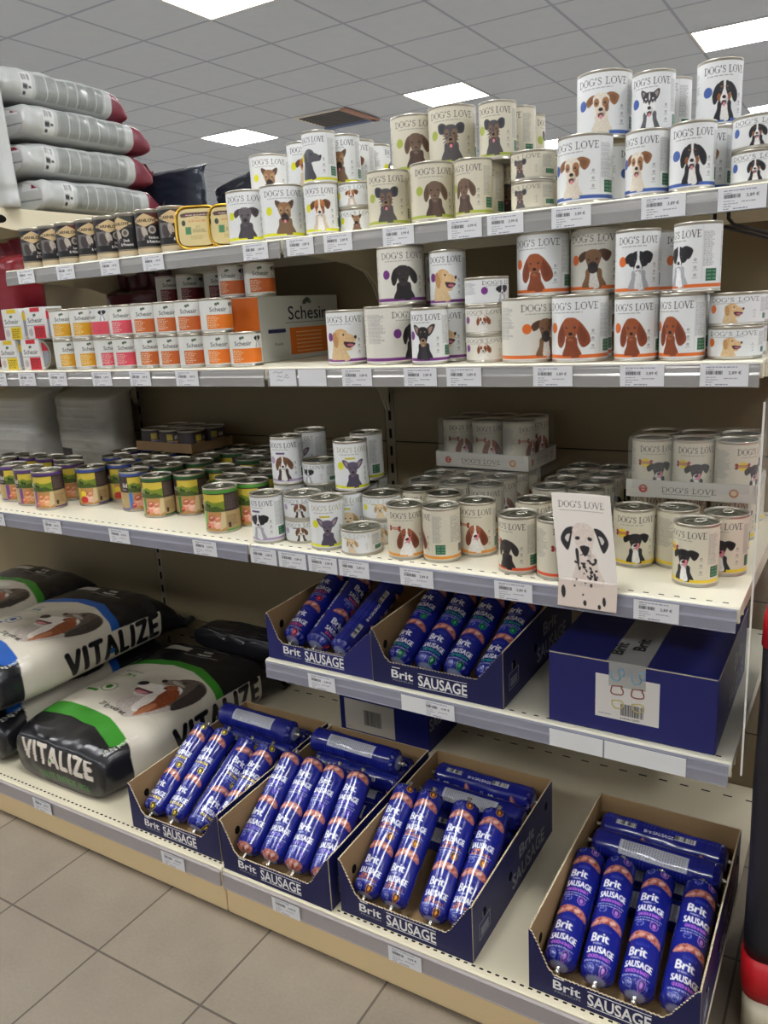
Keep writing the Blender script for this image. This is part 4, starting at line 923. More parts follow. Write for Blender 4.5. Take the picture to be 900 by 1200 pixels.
def tray_pack(origin, ang, nx, ny, t, key, h_tray, brand, lb, canlb, tray_mat, film=True, pitch=None, roundels=True):
    r, h = CT[t]; p = pitch or 2*r+.001; w, d = nx*p+.004, ny*p+.004
    root = empty('cardboard_tray', origin, ang)
    b = MB(); b.box(0, w, 0, d, 0, .0016); b.build('tray_floor', tray_mat, root)
    for a in ((0, w, 0, .0016), (0, w, d-.0016, d), (0, .0016, .0016, d-.0016), (w-.0016, w, .0016, d-.0016)):
        b = MB(); b.box(*a, .0016, h_tray); b.build('tray_wall', tray_mat, root)
    if brand:
        cv = Cv(w*1000, h_tray*1000-2, 3, (204,200,188)); cv.serif("DOG'S LOVE", w*500, 11, 9.5, w*420, (60,56,54), 1.2); cv.small_text(w*300, 5, w*700, 9, 2.2, (110,104,98), .8, 2)
        cv.ell(w*140, 16, 8, 8, (180,70,60), 0, 1, 0, .5); cv.rect(w*140-8, 14.5, w*140+8, 18, (180,70,60)); cv.ell(w*840, 16, 8, 8, (176,120,76)); cv.ell(w*840, 16, 5, 5, (216,190,160))
        o = bpy.data.objects.new('printed_front', flat_print(cv, M['card'], 1.)); link(o, root); o.location = (w/2, -.0004, .001)
        o = bpy.data.objects.new('printed_front', o.data); link(o, root); o.location = (w+.0004, d/2, .001); o.rotation_euler[2] = math.pi/2; o.scale[0] = d/w
    tag(root, lb, 'cardboard tray')
    ca, sa = math.cos(ang), math.sin(ang)
    for j in range(ny):
        for i in range(nx):
            u, v = .002+p*(i+.5), .002+p*(j+.5)
            can(key, t, origin[0]+u*ca-v*sa, origin[1]+u*sa+v*ca, origin[2]+.002, [.35, .2, .85][i % 3] if j == 0 else .6, canlb, group=canlb.replace('can', 'cans', 1), tab=False)
    if film:
        z0, z1 = h_tray*.5, h+.0045; N = 10; b = MB()
        rr = .02; cor = [(w-rr, d-rr, 0), (rr, d-rr, 1), (rr, rr, 2), (w-rr, rr, 3)]; ring = []
        for cx, cy, q in cor:
            for k in range(5): a = math.pi/2*(q+k/4); ring.append((cx+(rr+.0022)*math.cos(a), cy+(rr+.0022)*math.sin(a)))
        vs = []; lv = [z0, .04, .07, z1-.004, z1]
        for li, z in enumerate(lv):
            for (x, y) in ring: k = .985 if li == 4 else 1; vs.append((w/2+(x-w/2)*k+rng.uniform(-.0004, .0004), d/2+(y-d/2)*k, z))
        n = len(ring); fs = [(l*n+i, l*n+(i+1) % n, (l+1)*n+(i+1) % n, (l+1)*n+i) for l in range(4) for i in range(n)] + [tuple(range(4*n, 5*n))]
        b.add(vs, fs, 0, True); o = b.build('shrink_wrap', M['film']); o.location = origin; o.rotation_euler[2] = ang; tag(o, 'shrink film stretched around the cans of the %s' % lb.split(',')[0], 'plastic film')
M['trayw'] = mat('grey_white_card', rgb(196,192,180), .8); 
tray_pack((.262, .400, ZC+.1125), -.05, 3, 2, 'M', 'k_basset', .036, True, 'middle cardboard tray of wrapped cans, in shade against the back', 'wrapped can in the middle tray at the back', M['trayw'], pitch=.0785)
tray_pack((.757, .240, ZC+.1096), .02, 3, 2, 'M', 'k_pup', .034, True, 'right cardboard tray of wrapped cans, raised at the right end', 'wrapped puppy can in the right tray', M['trayw'])
CT['P'] = (.040, .062)
M['traybrown'] = mat('brown_tray_card', rgb(132,104,70), .85)
def pate(w, h):
    c = Cv(w, h, 3, (54,44,46)); d = w/360
    for o in (w/2, w/2-w/2.01, w*.95): c.rect(o-40*d, 0, o+40*d, .45*h, (176,140,96)); c.rect(o-40*d, 2, o-6*d, .4*h, (70,100,150)); c.ell(o+10*d, .22*h, 16*d, .16*h, (170,80,60)); c.text('ild', o+5*d, .55*h, .25*h, (226,218,206), 1, .3); c.rect(o-40*d, .5*h, o-14*d, .85*h, (180,160,60))
    return c
_lab['pate', 'P'] = cyl_print(pate(2*math.pi*40, 52), .0401, .0053, 1.2)
tray_pack((-.775, .398, ZC+.1085), -.06, 3, 2, 'P', 'pate', .028, False, 'brown cardboard tray of dark cans, in shade at the left back', 'dark can in the brown tray at the left back', M['traybrown'], film=False)
# ------------------------------------------------------------------ gold foil trays on the top shelf
def foil_tray(x, y, rz, label, painted_lid=True, tilt=.12):
    root = empty('foil_tray', (x, y, ZA+.0006), rz); root.rotation_euler[0] = -tilt
    W, H, rr, D = .105, .098, .028, .032
    def outline(w, h, r, n=7):
        o = []
        for cx, cz, q in ((w/2-r, h/2-r, 0), (-w/2+r, h/2-r, 1), (-w/2+r, -h/2+r, 2), (w/2-r, -h/2+r, 3)):
            for k in range(n): a = math.pi/2*(q+k/(n-1)); o.append((cx+r*math.cos(a), cz+r*math.sin(a)))
        return o
    b = MB(); lv = [(1.0, -.001), (1.03, 0), (1.03, .002), (.95, .003), (.93, .006), (.84, D), (.3, D+.0005)]; vs = []; n = 28
    for k, (s, dy) in enumerate(lv):
        for i, (px, pz) in enumerate(outline(W, H, rr)): rf = 1+(.012*(i % 2) if .003 < dy < D else 0); vs.append((px*s*rf, dy, H/2+.002+pz*s*rf))
    fs = [(l*n+i, l*n+(i+1) % n, (l+1)*n+(i+1) % n, (l+1)*n+i) for l in range(len(lv)-1) for i in range(n)] + [tuple(range((len(lv)-1)*n, len(lv)*n))]
    b.add(vs, fs); b.build('tray_shell', M['gold'], root)
    c = Cv(96, 90, 3, (206,186,128)); c.rect(0, 0, 96, 90, (204,186,132)); c.poly([(10,70),(14,80),(82,80),(86,70),(60,72),(36,72)], (84,50,50), 1, True); c.small_text(20, 72, 76, 78, 4, (230,220,200), .9, 3)
    c.text('ALMO NATURE', 48, 58, 5, (196,110,70), 1, .1, width=44); c.poly([(40,66),(48,69),(56,66),(48,67.5)], (190,90,60)); c.rect(18, 28, 32, 46, (70,124,84)); c.text('BIO', 50, 44, 5, (110,120,90)); c.small_text(36, 30, 78, 42, 3, (120,110,70), .7, 4); c.small_text(30, 14, 70, 26, 2.5, (150,130,80), .6, 5)
    c.ell(14, 56, 5, 7, (50,56,44)); c.ell(84, 56, 5, 7, (50,56,44))
    X, Z = np.meshgrid(np.linspace(0, 96, 70), np.linspace(0, 90, 66)); u = (X/48-1); v = (Z/45-1); k = np.maximum(1, (np.abs(u)**5+np.abs(v)**5)**(1/5.)) if True else 1
    P = np.stack([(u/k)*.046, np.full_like(u, -.0016), H/2+.002+(v/k)*.043], -1); me = sheet('lid_film', P, c.sample(X, Z), M['label']); link(bpy.data.objects.new('lid_film', me), root)
    b = MB(); 
    o = outline(W*.99, H*.99, rr); b.tube([(px, -.001, H/2+.002+pz) for px, pz in o+[o[0]]], .0026, 6); b.build('rolled_rim', M['gold'], root)
    tag(root, label, 'foil tray', 'gold foil trays')
foil_tray(-.272, .228, .50, 'front gold foil tray standing upright, printed lid facing out')
foil_tray(-.200, .268, .66, 'middle gold foil tray showing its ribbed side')
foil_tray(-.152, .318, .72, 'rear gold foil tray beside the wrinkled dog can')

# ------------------------------------------------------------------ sleeves with a tin, second shelf left end
def sleeve(x, z, col, word, label):
    root = empty('tin_multipack', (x, .132, z+.0005)); w, d, h = .078, .06, .083
    b = MB(); b.rbox(-w/2, w/2, 0, d, 0, h, .0015); b.build('sleeve', M['paper'], root)
    c = Cv(w*1000-2, h*1000-2, 3, (228,228,224)); c.rect(30, 0, 76, 33, col); c.rect(0, 0, 30, 33, (222,220,214)); c.ell(15, 17, 9, 10, (190,180,176), 0, 1, .1); c.rect(22, 70, 62, 81, col)
    c.text('Schesir', 38, 42, 13, (60,60,60), .9, .2, width=62); c.ell(36, 61, 4, 4, (84,100,80), .5); c.ell(41, 62, 4, 3, (84,100,80), -.5); c.rect(0, 34, 76, 36, (90,90,90), .5); c.small_text(34, 4, 72, 30, 5, (60,50,40), .6, 3)
    o = bpy.data.objects.new('printed_front', flat_print(c, M['card'], 1.)); link(o, root); o.location = (0, -.0004, .001)
    b = MB(); R0 = .0395
    pts = [(R0*math.cos(a), R0*math.sin(a)) for a in np.linspace(0, 2*math.pi, 40, endpoint=False)]
    b.prism([(w/2-.008+px, R0+.0008+pz) for px, pz in pts], 'y', .010, d-.004); t = b.build('tin', M['tin'], root)
    b = MB(); b.prism([(w/2-.008+px*.86, R0+.0008+pz*.86) for px, pz in pts], 'y', .0085, .0101); b.build('tin_face', M['greyink'], t)
    b = MB(); b.prism([(w/2-.008+px*.86, R0+.0008+pz*.86) for px, pz in pts if pz > .012], 'y', .0079, .0086); b.build('tin_label', mat('tin_'+word, tuple(q/255 for q in col), .4), t)
    tag(root, label, 'pack of tins', 'packs of tins')
sleeve(-.944, ZB, (228,196,24), 'yellow', 'white and yellow pack of tins, bottom left on the second shelf')
sleeve(-.842, ZB, (206,30,48), 'red', 'white and red pack of tins, bottom row of the second shelf')
sleeve(-.905, ZB+.0835, (228,196,24), 'yellow', 'white and yellow pack of tins, upper one of the left stack')
sleeve(-.803, ZB+.0835, (206,30,48), 'red', 'white and red pack of tins, upper row next to the yellow cans')

# ------------------------------------------------------------------ white and orange carton, second shelf
M['cartonwhite'] = mat('grey_white_carton', rgb(206,206,196), .6, var=.03); M['orange'] = mat('orange_print', rgb(222,112,32), .55); M['darkblue'] = mat('dark_blue_print', rgb(44,48,92), .55)
root = empty('shipping_carton', (-.112, .236, ZB+.0006)); W, D, H = .27, .335, .156
b = MB(); b.rbox(-W, 0, 0, D, 0, H, .003); b.build('carton_body', M['cartonwhite'], root)
b = MB(); b.box(-W+.01, -.0, -.0008, .0004, .03, H-.002); b.build('side_print', M['orange'], root)
b = MB(); b.box(-W+.01, -.0, -.0009, .0003, .022, .03); b.build('side_stripe', M['darkblue'], root)
b = MB(); b.box(-.0003, .0007, .115, .275, .012, .078); b.build('orange_field', M['orange'], root)
b = MB(); b.box(-.0003, .0007, .030, .098, .068, .077); b.build('blue_stripe', M['darkblue'], root)
lettering('Schesir', .034, M['blacktext'], root, (.0006, .195, .098), (0, 1, 0), (0, 0, 1), .165, .004, 'c')
lettering('24 packs', .007, M['blacktext'], root, (.0006, .05, .038), (0, 1, 0), (0, 0, 1), None, 0, 'l')
b = MB(); b.box(-.0003, .0006, .10, .29, .090, .0914)
for a, cy, cz in ((.5, .188, .142), (-.5, .202, .144)): b.prism([(cy+.012*math.cos(q)*math.cos(a)-.006*math.sin(q)*math.sin(a), cz+.012*math.cos(q)*math.sin(a)+.006*math.sin(q)*math.cos(a)) for q in np.linspace(0, 6.28, 14, endpoint=False)], 'x', -.0003, .0007)
b.build('leaf_emblem', mat('leaf_green_grey', rgb(96,110,88), .6), root)
b = MB()
for k in range(6): b.box(.0006, .0010, .14, .25, .018+k*.0095, .0205+k*.0095)
b.build('small_print', mat('pale_print', rgb(232,190,140), .6), root)
tag(root, 'white carton with orange field and black lettering on the second shelf', 'carton')

# ------------------------------------------------------------------ leaflet hanging over the third shelf edge
c = Cv(106, 196, 3, (224,216,206)); c.rect(0, 0, 106, 48, (222,206,192)); c.serif("DOG'S LOVE", 52, 172, 10.5, 82, (66,62,64), 1.1); c.rect(12, 166, 92, 166.6, (150,140,136)); dog(c, 6, 42, 94, 112, 'dalm')
for px, py, rx, ry in ((10,26,4,11),(50,10,3,5),(84,16,3,8),(30,38,2,2),(60,40,2,2),(76,6,3,4),(46,24,1.5,2)): c.ell(px, py, rx, ry, (44,40,42), .1)
c.rect(0, 46.5, 106, 47.3, (190,176,166))
X, Y = np.meshgrid(np.linspace(0, 106, 100), np.linspace(0, 196, 180)); s = Y/1000; bend = .048
zz = np.where(s < bend, ZC-.030+s, 0); top = np.maximum(s-bend, 0)
yy_ = np.where(s < bend, -.0100-.006*(1-s/bend), -.010+top*.20+.004*np.sin(X/106*3.14)); z_ = np.where(s < bend, ZC-.032+s, ZC-.032+bend+top*.978)
P = np.stack([.708+X/1000*.965-top*.16, yy_, z_], -1); Cc = c.sample(X, Y)
me = sheet('leaflet', P, Cc, M['card']); o = bpy.data.objects.new('leaflet', me); link(o); me.materials.append(M['paper'])
md = o.modifiers.new('thickness', 'SOLIDIFY'); md.thickness = .0006; md.offset = 1; tag(o, 'white leaflet with a spotted dog leaning over the edge of the third shelf', 'leaflet')

# ------------------------------------------------------------------ price tags
def tag_print(w, price, seed, kind='tag'):
    c = Cv(w, 35, 4, (232,232,234))
    if kind == 'blank': return c
    if kind == 'hand':
        for k, (x, y, l) in enumerate(((12,29,26), (22,20,14), (40,18,14), (20,12,18), (44,23,8))): c.line([(x, y), (x+l*.3, y+2), (x+l*.6, y-1), (x+l, y+1.5)], .9, (110,110,120))
        return c
    c.small_text(9, 29, w*.82, 33, 3.0, (90,90,130), .7, seed); c.small_text(9, 26.4, 22, 28.6, 2, (80,80,80), .8, 2)
    r = np.random.default_rng(seed); q = 9
    while q < w*.47: a = r.choice([.5, .9, 1.3]); c.rect(q, 19, q+a, 25, (80,80,84)); q += a+r.choice([.5, .9])
    c.text(price, w*.72, 19.5, 4.8, (70,70,76), .95, .12, width=w*.26)
    for k, (a, b) in enumerate(((9, 26), (9, 34), (9, 24), (9, 20))): c.small_text(a, 14-k*4, b, 16.4-k*4, 2.2, (80,80,86), .8, seed+k); 
    c.small_text(w*.5, 12, w*.82, 14.5, 2.3, (80,80,86), .8, seed+7); c.small_text(24, 2, w*.66, 4.6, 2.3, (60,60,90), .8, seed+9)
    return c
TAGS = [('A', YA, ZA, [(-.901,'1,99 €'),(-.732,'1,99 €'),(-.557,'1,99 €'),(-.40,'1,99 €'),(-.073,'3,89 €'),(.053,'3,89 €'),(.153,'2,89 €'),(.301,'3,99 €'),(.449,'4,99 €'),(.533,'3,99 €'),(.66,'3,89 €'),(.82,'3,89 €'),(.943,'2,89 €')]),
        ('B', YB, ZB, [(-.964,'1,49 €'),(-.836,'1,49 €'),(-.706,'1,89 €'),(-.533,'1,89 €'),(-.394,'1,89 €'),(-.236,'1,89 €'),(.049,'hand'),(.128,'blank'),(.241,'3,89 €'),(.389,'3,89 €'),(.483,'2,89 €'),(.658,'3,89 €'),(.814,'3,89 €'),(.943,'2,89 €')]),
        ('C', YC, ZC, [(-.914,'2,29 €'),(-.672,'2,29 €'),(-.415,'2,29 €'),(-.13,'2,29 €'),(.042,'2,89 €'),(.121,'2,89 €'),(.200,'2,89 €'),(.278,'2,89 €'),(.423,'2,89 €'),(.622,'2,89 €'),(.873,'2,89 €')]),
        ('D', YD, ZD, [(.164,'4,99 €'),(.452,'4,99 €')]), ('E', YE, ZE, [(-.62,'49,99 €'),(-.146,'4,99 €'),(.183,'4,99 €'),(.47,'4,99 €')])]
UND = {'A': ['below the leftmost black can','below the third black can','below the fifth black can','below the last black cans','below the wrinkled dog can','below the right edge of the shepherd can','below the collie can','below the leftmost beige can','below the brown pointer can','below the turned pointer can','below the wide terrier can at right','between lower terrier and mountain dog cans','below the short mountain dog cans'],
       'B': ['cut off at the left picture edge','below the red pack of tins','below the first yellow can','below the pink cans','below the first orange cans','below the bright orange cans','with handwriting beside the shelf joint','blank, without any print','below the left golden dog can','below the black big-eared dog can','below the stack of three short cans','below the wide red setter can','below the two right setter cans','below the short golden dog cans'],
       'C': ['cut off at the left picture edge','below the purple-rimmed cans','below the blue-rimmed cans','below the bright green can','at the shelf joint, first of four close together','second of four close together','third of four close together','fourth of four close together','below the basset cans','below the orange-red banded cans','right of the leaflet'],
       'D': ['below the left open sausage carton','below the right open sausage carton'], 'E': ['below the green and black sack','below the first sausage carton','below the second sausage carton','below the third sausage carton']}
nm = {'A': 'on the top shelf', 'B': 'on the second shelf', 'C': 'on the third shelf', 'D': 'on the fourth shelf', 'E': 'on the base shelf'}
_tg = {}
for row, y, z, L in TAGS:
    for k, (x, price) in enumerate(L):
        kind = price if price in ('hand', 'blank') else 'tag'; key = (price, k % 3)
        if key not in _tg: _tg[key] = flat_print(tag_print(73, price, 11+k % 3, kind), M['card'], .8)
        o = bpy.data.objects.new('price_tag', _tg[key]); link(o); o.location = (x, y-.0078, z-LIP+.0012 if row != 'E' else z-.0435)
        o.rotation_euler[0] = 0.02 if row in 'AB' else .03; 
        tag(o, 'white price tag %s, %s' % (nm[row], UND[row][k]), 'price tag', 'price tags '+nm[row])
for x, w, lb in ((.425, .118, 'long blank paper strip behind the tag on the fourth shelf'), (.735, .10, 'blank paper strip on the fourth shelf, left one of two'), (.858, .14, 'blank paper strip on the fourth shelf, right one of two')):
    b = MB(); b.box(x-w/2, x+w/2, YD-.0076-.0004*(w > .13), YD-.0070, ZD-LIP+.0005, ZD-.006); tag(b.build('paper_strip', M['paper']), lb, 'paper strip')

# ------------------------------------------------------------------ sausages
SL, SR = .252, .0295
def sausage_shape(kind):
    c = sausage_label(kind); W, L = c.w, c.h; ny, nx = 150, 120; T = np.linspace(0, 1, ny)
    e = .055; r = np.where(T < e, np.sqrt(np.clip(1-((e-T)/e)**2, 0, 1))*.94+.06, np.where(T > 1-e, np.sqrt(np.clip(1-((T-1+e)/e)**2, 0, 1))*.94+.06, 1.0))
    A = np.linspace(-math.pi, math.pi, nx, endpoint=False); AA, TT = np.meshgrid(A, T); RR = np.repeat(r[:, None], nx, 1)
    wob = 1+.012*np.sin(TT*23+AA*2)+.01*np.sin(AA*5+TT*9); cr = 1-.10*np.abs(np.sin(AA*7))*np.where((TT < e*.9) | (TT > 1-e*.9), 1, 0)
    q = SR*RR*wob*cr; P = np.stack([q*np.sin(AA), TT*SL, q*np.cos(AA)], -1)   # axis +y, print centre faces +z
    Cc = c.sample(np.clip((AA/(2*math.pi)+.5)*W, 0, W), TT*L); me = sheet('sausage_chub', P[:, ::-1], Cc[:, ::-1], M['sausage'], wrap=True); return me
SM = {k: sausage_shape(k) for k in ('chicken', 'turkey', 'sport', 'rabbit', 'venison', 'beef')}
b = MB(); b.lathe([(.0005, -.012), (.006, -.011), (.0035, -.006), (.0045, -.003), (.004, 0), (.006, .003)], 12); 
clipm = b.mesh('end_clip', M['tab'])
def sausage(kind, a, bb, roll, label, group):
    a, bb = Vector(a), Vector(bb); d = (bb-a).normalized(); up = Vector((0, 0, 1)); x = d.cross(up).normalized(); z = x.cross(d)
    m = Matrix((x, d, z)).transposed().to_4x4(); m = Matrix.Translation((a+bb)/2-d*SL/2) @ m @ Matrix.Rotation(roll, 4, 'Y')
    o = bpy.data.objects.new('sausage_chub', SM[kind]); link(o); o.matrix_world = m
    for s_ in (0, 1):
        cl = bpy.data.objects.new('end_clip', clipm); link(cl, o); cl.location = (0, SL*s_, 0); cl.rotation_euler[0] = (-math.pi/2 if s_ == 0 else math.pi/2) + math.pi*0
    tag(o, label, 'sausage', group)

# ------------------------------------------------------------------ display cartons
def wavy(pts, amp=.0012, n=14):
    out = []
    for i in range(len(pts)-1):
        (a, b), (c, d) = pts[i], pts[i+1]; L = math.hypot(c-a, d-b); k = max(2, int(L/.0035)) if amp else 1
        for q in range(k): t = q/k; s = amp*(1 if q % 2 else -1)*rng.uniform(.4, 1.2) if q else 0; nx, ny = -(d-b)/L, (c-a)/L; out.append((a+(c-a)*t+nx*s, b+(d-b)*t+ny*s))
    out.append(pts[-1]); return out
def display_carton(x0, y0, z0, W, D, H, label, low=.045, navy='navydark', cutL=.035, cutR=.045, big=False, left_h=None):
    root = empty('sausage_carton', (x0, y0, z0+.0006)); t = .003
    out, inn = M[navy], M['kraft']; mats = [out, inn, M['kraftedge']]
    def panel(name, poly, axis, a, bb, outer_first):
        m = MB(); n = len(poly); m.prism(poly, axis, a, bb, 0, 2)
        m.m[0] = 0 if outer_first else 1; m.m[1] = 1 if outer_first else 0; return m.build(name, mats, root)
    m = MB(); m.box(t, W-t, t, D-t, 0, t, 1); m.build('carton_floor', mats, root)
    hf = H*.93
    fr = [(0, 0), (W, 0)] + wavy([(W, hf), (W-.006, hf-.004), (W-cutR, low+.012), (W-cutR-.012, low), (cutL+.012, low-.001), (cutL, low+.010), (.006, hf-.004), (0, hf)])
    f = panel('front_panel', fr, 'y', 0, t, True)
    panel('back_panel', [(0, 0), (W, 0), (W, H), (0, H)], 'y', D-t, D, False)
    hole = lambda: None
    panel('side_panel', [(t, 0), (D-t, 0)] + wavy([(D-t, H), (D*.7, H*.985), (D*.35, H*.96), (t, hf)]), 'x', 0, t, True)
    s = panel('side_panel', [(t, 0), (D-t, 0)] + wavy([(D-t, H), (D*.7, H*.985), (D*.35, H*.96), (t, hf)]), 'x', W-t, W, False)
    # lettering, front
    k = W/.29
    lettering('Brit', .0185, M['white'], f, (.045*k, -.0002, .019), (1, 0, 0), (0, 0, 1), .050*k, .02)
    lettering('PREMIUM', .0042, M['greyink'], f, (.048*k, -.0002, .0115), (1, 0, 0), (0, 0, 1), .046*k)
    lettering('SAUSAGE', .0235, M['white'], f, (.107*k, -.0002, .0125), (1, 0, 0), (0, 0, 1), .108*k, .022)
    b = MB(); b.box(.107*k, .215*k, -.0006, .0001, .0085, .0095); b.box(.107*k, .215*k, -.0006, .0001, .0385, .0393); b.box(.047*k, .065*k, -.0006, .0001, .041, .0425); b.build('lettering_rule', M['white'], f)
    # lettering and holes, right side
    g = M['greyink']
    lettering('Brit', .030, g, s, (W+.0002, D*.53, .066), (0, 1, 0), (0, 0, 1), .085, .02)
    lettering('SAUSAGE', .034, g, s, (W+.0002, D*.44, .018), (0, 1, 0), (0, 0, 1), .185, .02)
    b = MB()
    for (u, v, w_, h_) in ((.030, .026, .05, .034),):
        for q in ((u, u+w_, v, v+.001), (u, u+w_, v+h_, v+h_+.001), (u, u+.001, v, v+h_), (u+w_-.001, u+w_, v, v+h_)): b.box(W-.0001, W+.0005, q[0], q[1], q[2], q[3])
        for i in range(3): b.box(W-.0001, W+.0005, u+.008, u+w_-.008, v+.006+i*.006, v+.009+i*.006)
        b.box(W-.0001, W+.0005, u+.016, u+.020, v+h_+.006, v+h_+.018)
    b.build('side_emblem', g, s)
    b = MB()
    for (cy, cz) in ((.055, .072), (D*.42, .058), (D*.90, .09)): b.prism([(cy+.008*math.cos(q), cz+.010*math.sin(q)) for q in np.linspace(0, 6.28, 16, endpoint=False)], 'x', W-.0004, W+.0005)
    for (cy, cz) in ((.05, .065),): b.prism([(cy+.008*math.cos(q), cz+.010*math.sin(q)) for q in np.linspace(0, 6.28, 16, endpoint=False)], 'x', t-.0002, t+.0006)
    b.build('grip_hole', M['slot'], s)
    tag(root, label, 'open carton', 'open sausage cartons'); return root
yb = -.181
display_carton(-.300, yb, ZE, .285, .435, .128, 'first open sausage carton on the base shelf, next to the sacks')
display_carton(.003, yb-.012, ZE, .290, .435, .132, 'second open sausage carton on the base shelf, turkey sausages inside')
display_carton(.309, yb, ZE, .294, .435, .132, 'third open sausage carton on the base shelf, with writing on its side')
display_carton(.712, yb, ZE, .285, .435, .132, 'rightmost open sausage carton on the base shelf, cut off at the bottom')
zs = ZE+.037
def leaning(kind, B, T_, word, rolls, grp):
    for k, (a, t_) in enumerate(zip(B, T_)):
        sausage(kind, (a[0], a[1]-.014, a[2]-.003), (t_[0], t_[1]+.004, t_[2]-.004), rolls[k], '%s sausage leaning in the %s' % (['leftmost', 'second', 'third', 'rightmost'][k], word), grp)
leaning('chicken', [(-.262,-.135,zs),(-.196,-.128,zs),(-.118,-.135,zs),(-.054,-.132,zs)], [(-.268,.060,.272),(-.205,.063,.268),(-.128,.066,.262),(-.062,.066,.262)], 'first base carton, yellow chicken print', [0,.05,1.0,.35], 'leaning sausages in the first base carton')
leaning('turkey', [(.045,-.150,zs),(.112,-.148,zs+.002),(.178,-.150,zs),(.245,-.146,zs)], [(.030,.048,.276),(.092,.052,.276),(.154,.052,.276),(.216,.056,.274)], 'second base carton, violet turkey print', [0,.15,.05,.1], 'leaning sausages in the second base carton')
leaning('sport', [(.350,-.137,zs),(.415,-.139,zs),(.503,-.140,zs),(.562,-.134,zs+.004)], [(.338,.058,.268),(.398,.060,.272),(.482,.062,.272),(.547,.070,.266)], 'third base carton, orange beef print', [.1,0,.05,0], 'leaning sausages in the third base carton')
leaning('rabbit', [(.755,-.138,zs),(.822,-.140,zs),(.889,-.142,zs),(.955,-.138,zs)], [(.742,.090,.222),(.803,.088,.225),(.876,.090,.220),(.952,.092,.224)], 'rightmost base carton, purple print', [0,.05,-.05,.3], 'leaning sausages in the rightmost base carton')
for x0, w_, kind, nmx, rws in ((-.300, .285, 'chicken', 'first', ((.072, 1), (.137, 3), (.199, 2))), (.003, .290, 'turkey', 'second', ((.072, 1), (.137, 3), (.199, 2))), (.309, .294, 'sport', 'third', ((.072, 1), (.140, 2), (.214, 2))), (.712, .285, 'rabbit', 'rightmost', ((.070, 1), (.136, 2), (.197, 2)))):
    cx = x0+w_/2
    for (yy, zt) in rws:
        for l in range(zt):
            z = ZE+.034+l*.0592; dx = rng.uniform(-.006, .006)
            sausage(kind, (cx-SL/2+dx, yy+.003, z), (cx+SL/2+dx, yy-.003, z), [2.4, -2.0, 2.9, -2.6][(l+int(yy*100)) % 4] if l < zt-1 else (-1.75 if yy < .15 else 2.2),
                    'sausage lying crosswise at the back of the %s base carton' % nmx, 'crosswise sausages in the %s base carton' % nmx)
# fourth shelf cartons
display_carton(.004, .024, ZD, .282, .36, .118, 'left open sausage carton on the fourth shelf, torn front edge', navy='navy', low=.042, cutL=.03, cutR=.06)
display_carton(.289, .022, ZD, .297, .42, .128, 'right open sausage carton on the fourth shelf, green venison sausages', navy='navydark', low=.052, cutL=.03, cutR=.045)
zd = ZD+.0345
for k, (a, t_, rl) in enumerate((((.050,.058,zd+.004),(.048,.280,zd+.10),0), ((.118,.056,zd+.004),(.116,.278,zd+.10),1.35), ((.186,.054,zd+.004),(.200,.276,zd+.09),2.6))): sausage('beef', a, t_, rl, '%s sausage lying in the left carton on the fourth shelf' % ['red-printed left', 'middle, side print up', 'right, net pattern up'][k], 'sausages in the left fourth-shelf carton')
for k, (a, t_, rl) in enumerate((((.332,.056,zd+.004),(.334,.278,zd+.10),0), ((.398,.058,zd+.004),(.402,.280,zd+.10),.3), ((.466,.056,zd+.004),(.474,.278,zd+.10),.15), ((.540,.052,zd+.008),(.548,.274,zd+.10),0))): sausage('venison', a, t_, rl, '%s green-printed sausage in the right open carton on the fourth shelf' % ['leftmost', 'second', 'third', 'rightmost, slightly raised,'][k], 'sausages in the right fourth-shelf carton')
# closed cartons
def closed_carton(name, x0, y0, z0, W, D, H, label, tape=True):
    root = empty(name, (x0, y0, z0+.0006)); b = MB(); b.rbox(0, W, 0, D, 0, H-.0008, .0025); b.box(.001, W-.001, .001, D/2-.0006, H-.0012, H); b.box(.001, W-.001, D/2+.0006, D-.001, H-.0012, H); body = b.build('carton_body', M['navy'], root)
    b = MB(); b.box(0.002, W-.002, -.0003, .0012, H-.0035, H-.0018); b.box(W-.0012, W+.0003, .002, D-.002, H-.0035, H-.0018); b.build('worn_edge', M['kraftedge'], root)
    return root
cc = closed_carton('closed_carton', .677, .024, ZD, .294, .36, .142, '')
tag(cc, 'closed navy blue carton with tape and barcode label on the fourth shelf', 'closed carton')
c = Cv(112, 84, 3, (222,218,212)); c.barcode(44, 8, 88, 34, bg=(222,218,212)); c.text('8 595602 525997', 62, 3, 3.6, (60,60,60)); c.small_text(6, 6, 30, 9, 2, (80,80,80), .8, 2)
o = bpy.data.objects.new('shipping_label', flat_print(c, M['card'], 1.)); link(o, cc); o.location = (.144, -.0005, .030)
b = MB(); b.box(.108, .178, .0, .30, .1422, .1425); b.box(.112, .176, -.0016, -.0010, .095, .1422); b.box(.108, .178, -.0016, .0005, .1405, .1425); tp = b.build('tape_strip', M['tape'], cc)
for k, y in enumerate((.03, .10)):
    lettering('Brit', .022, M['blacktext'], tp, (.1260+.033*k, .028+.03*k, .1427), (0, 1, 0), (-1, 0, 0), .055, .03)
M['tealink'] = mat('teal_ink', rgb(110,170,200), .5); M['brownink'] = mat('brown_ink', rgb(150,80,60), .5); M['yellowink'] = mat('yellow_ink', rgb(214,196,120), .5)
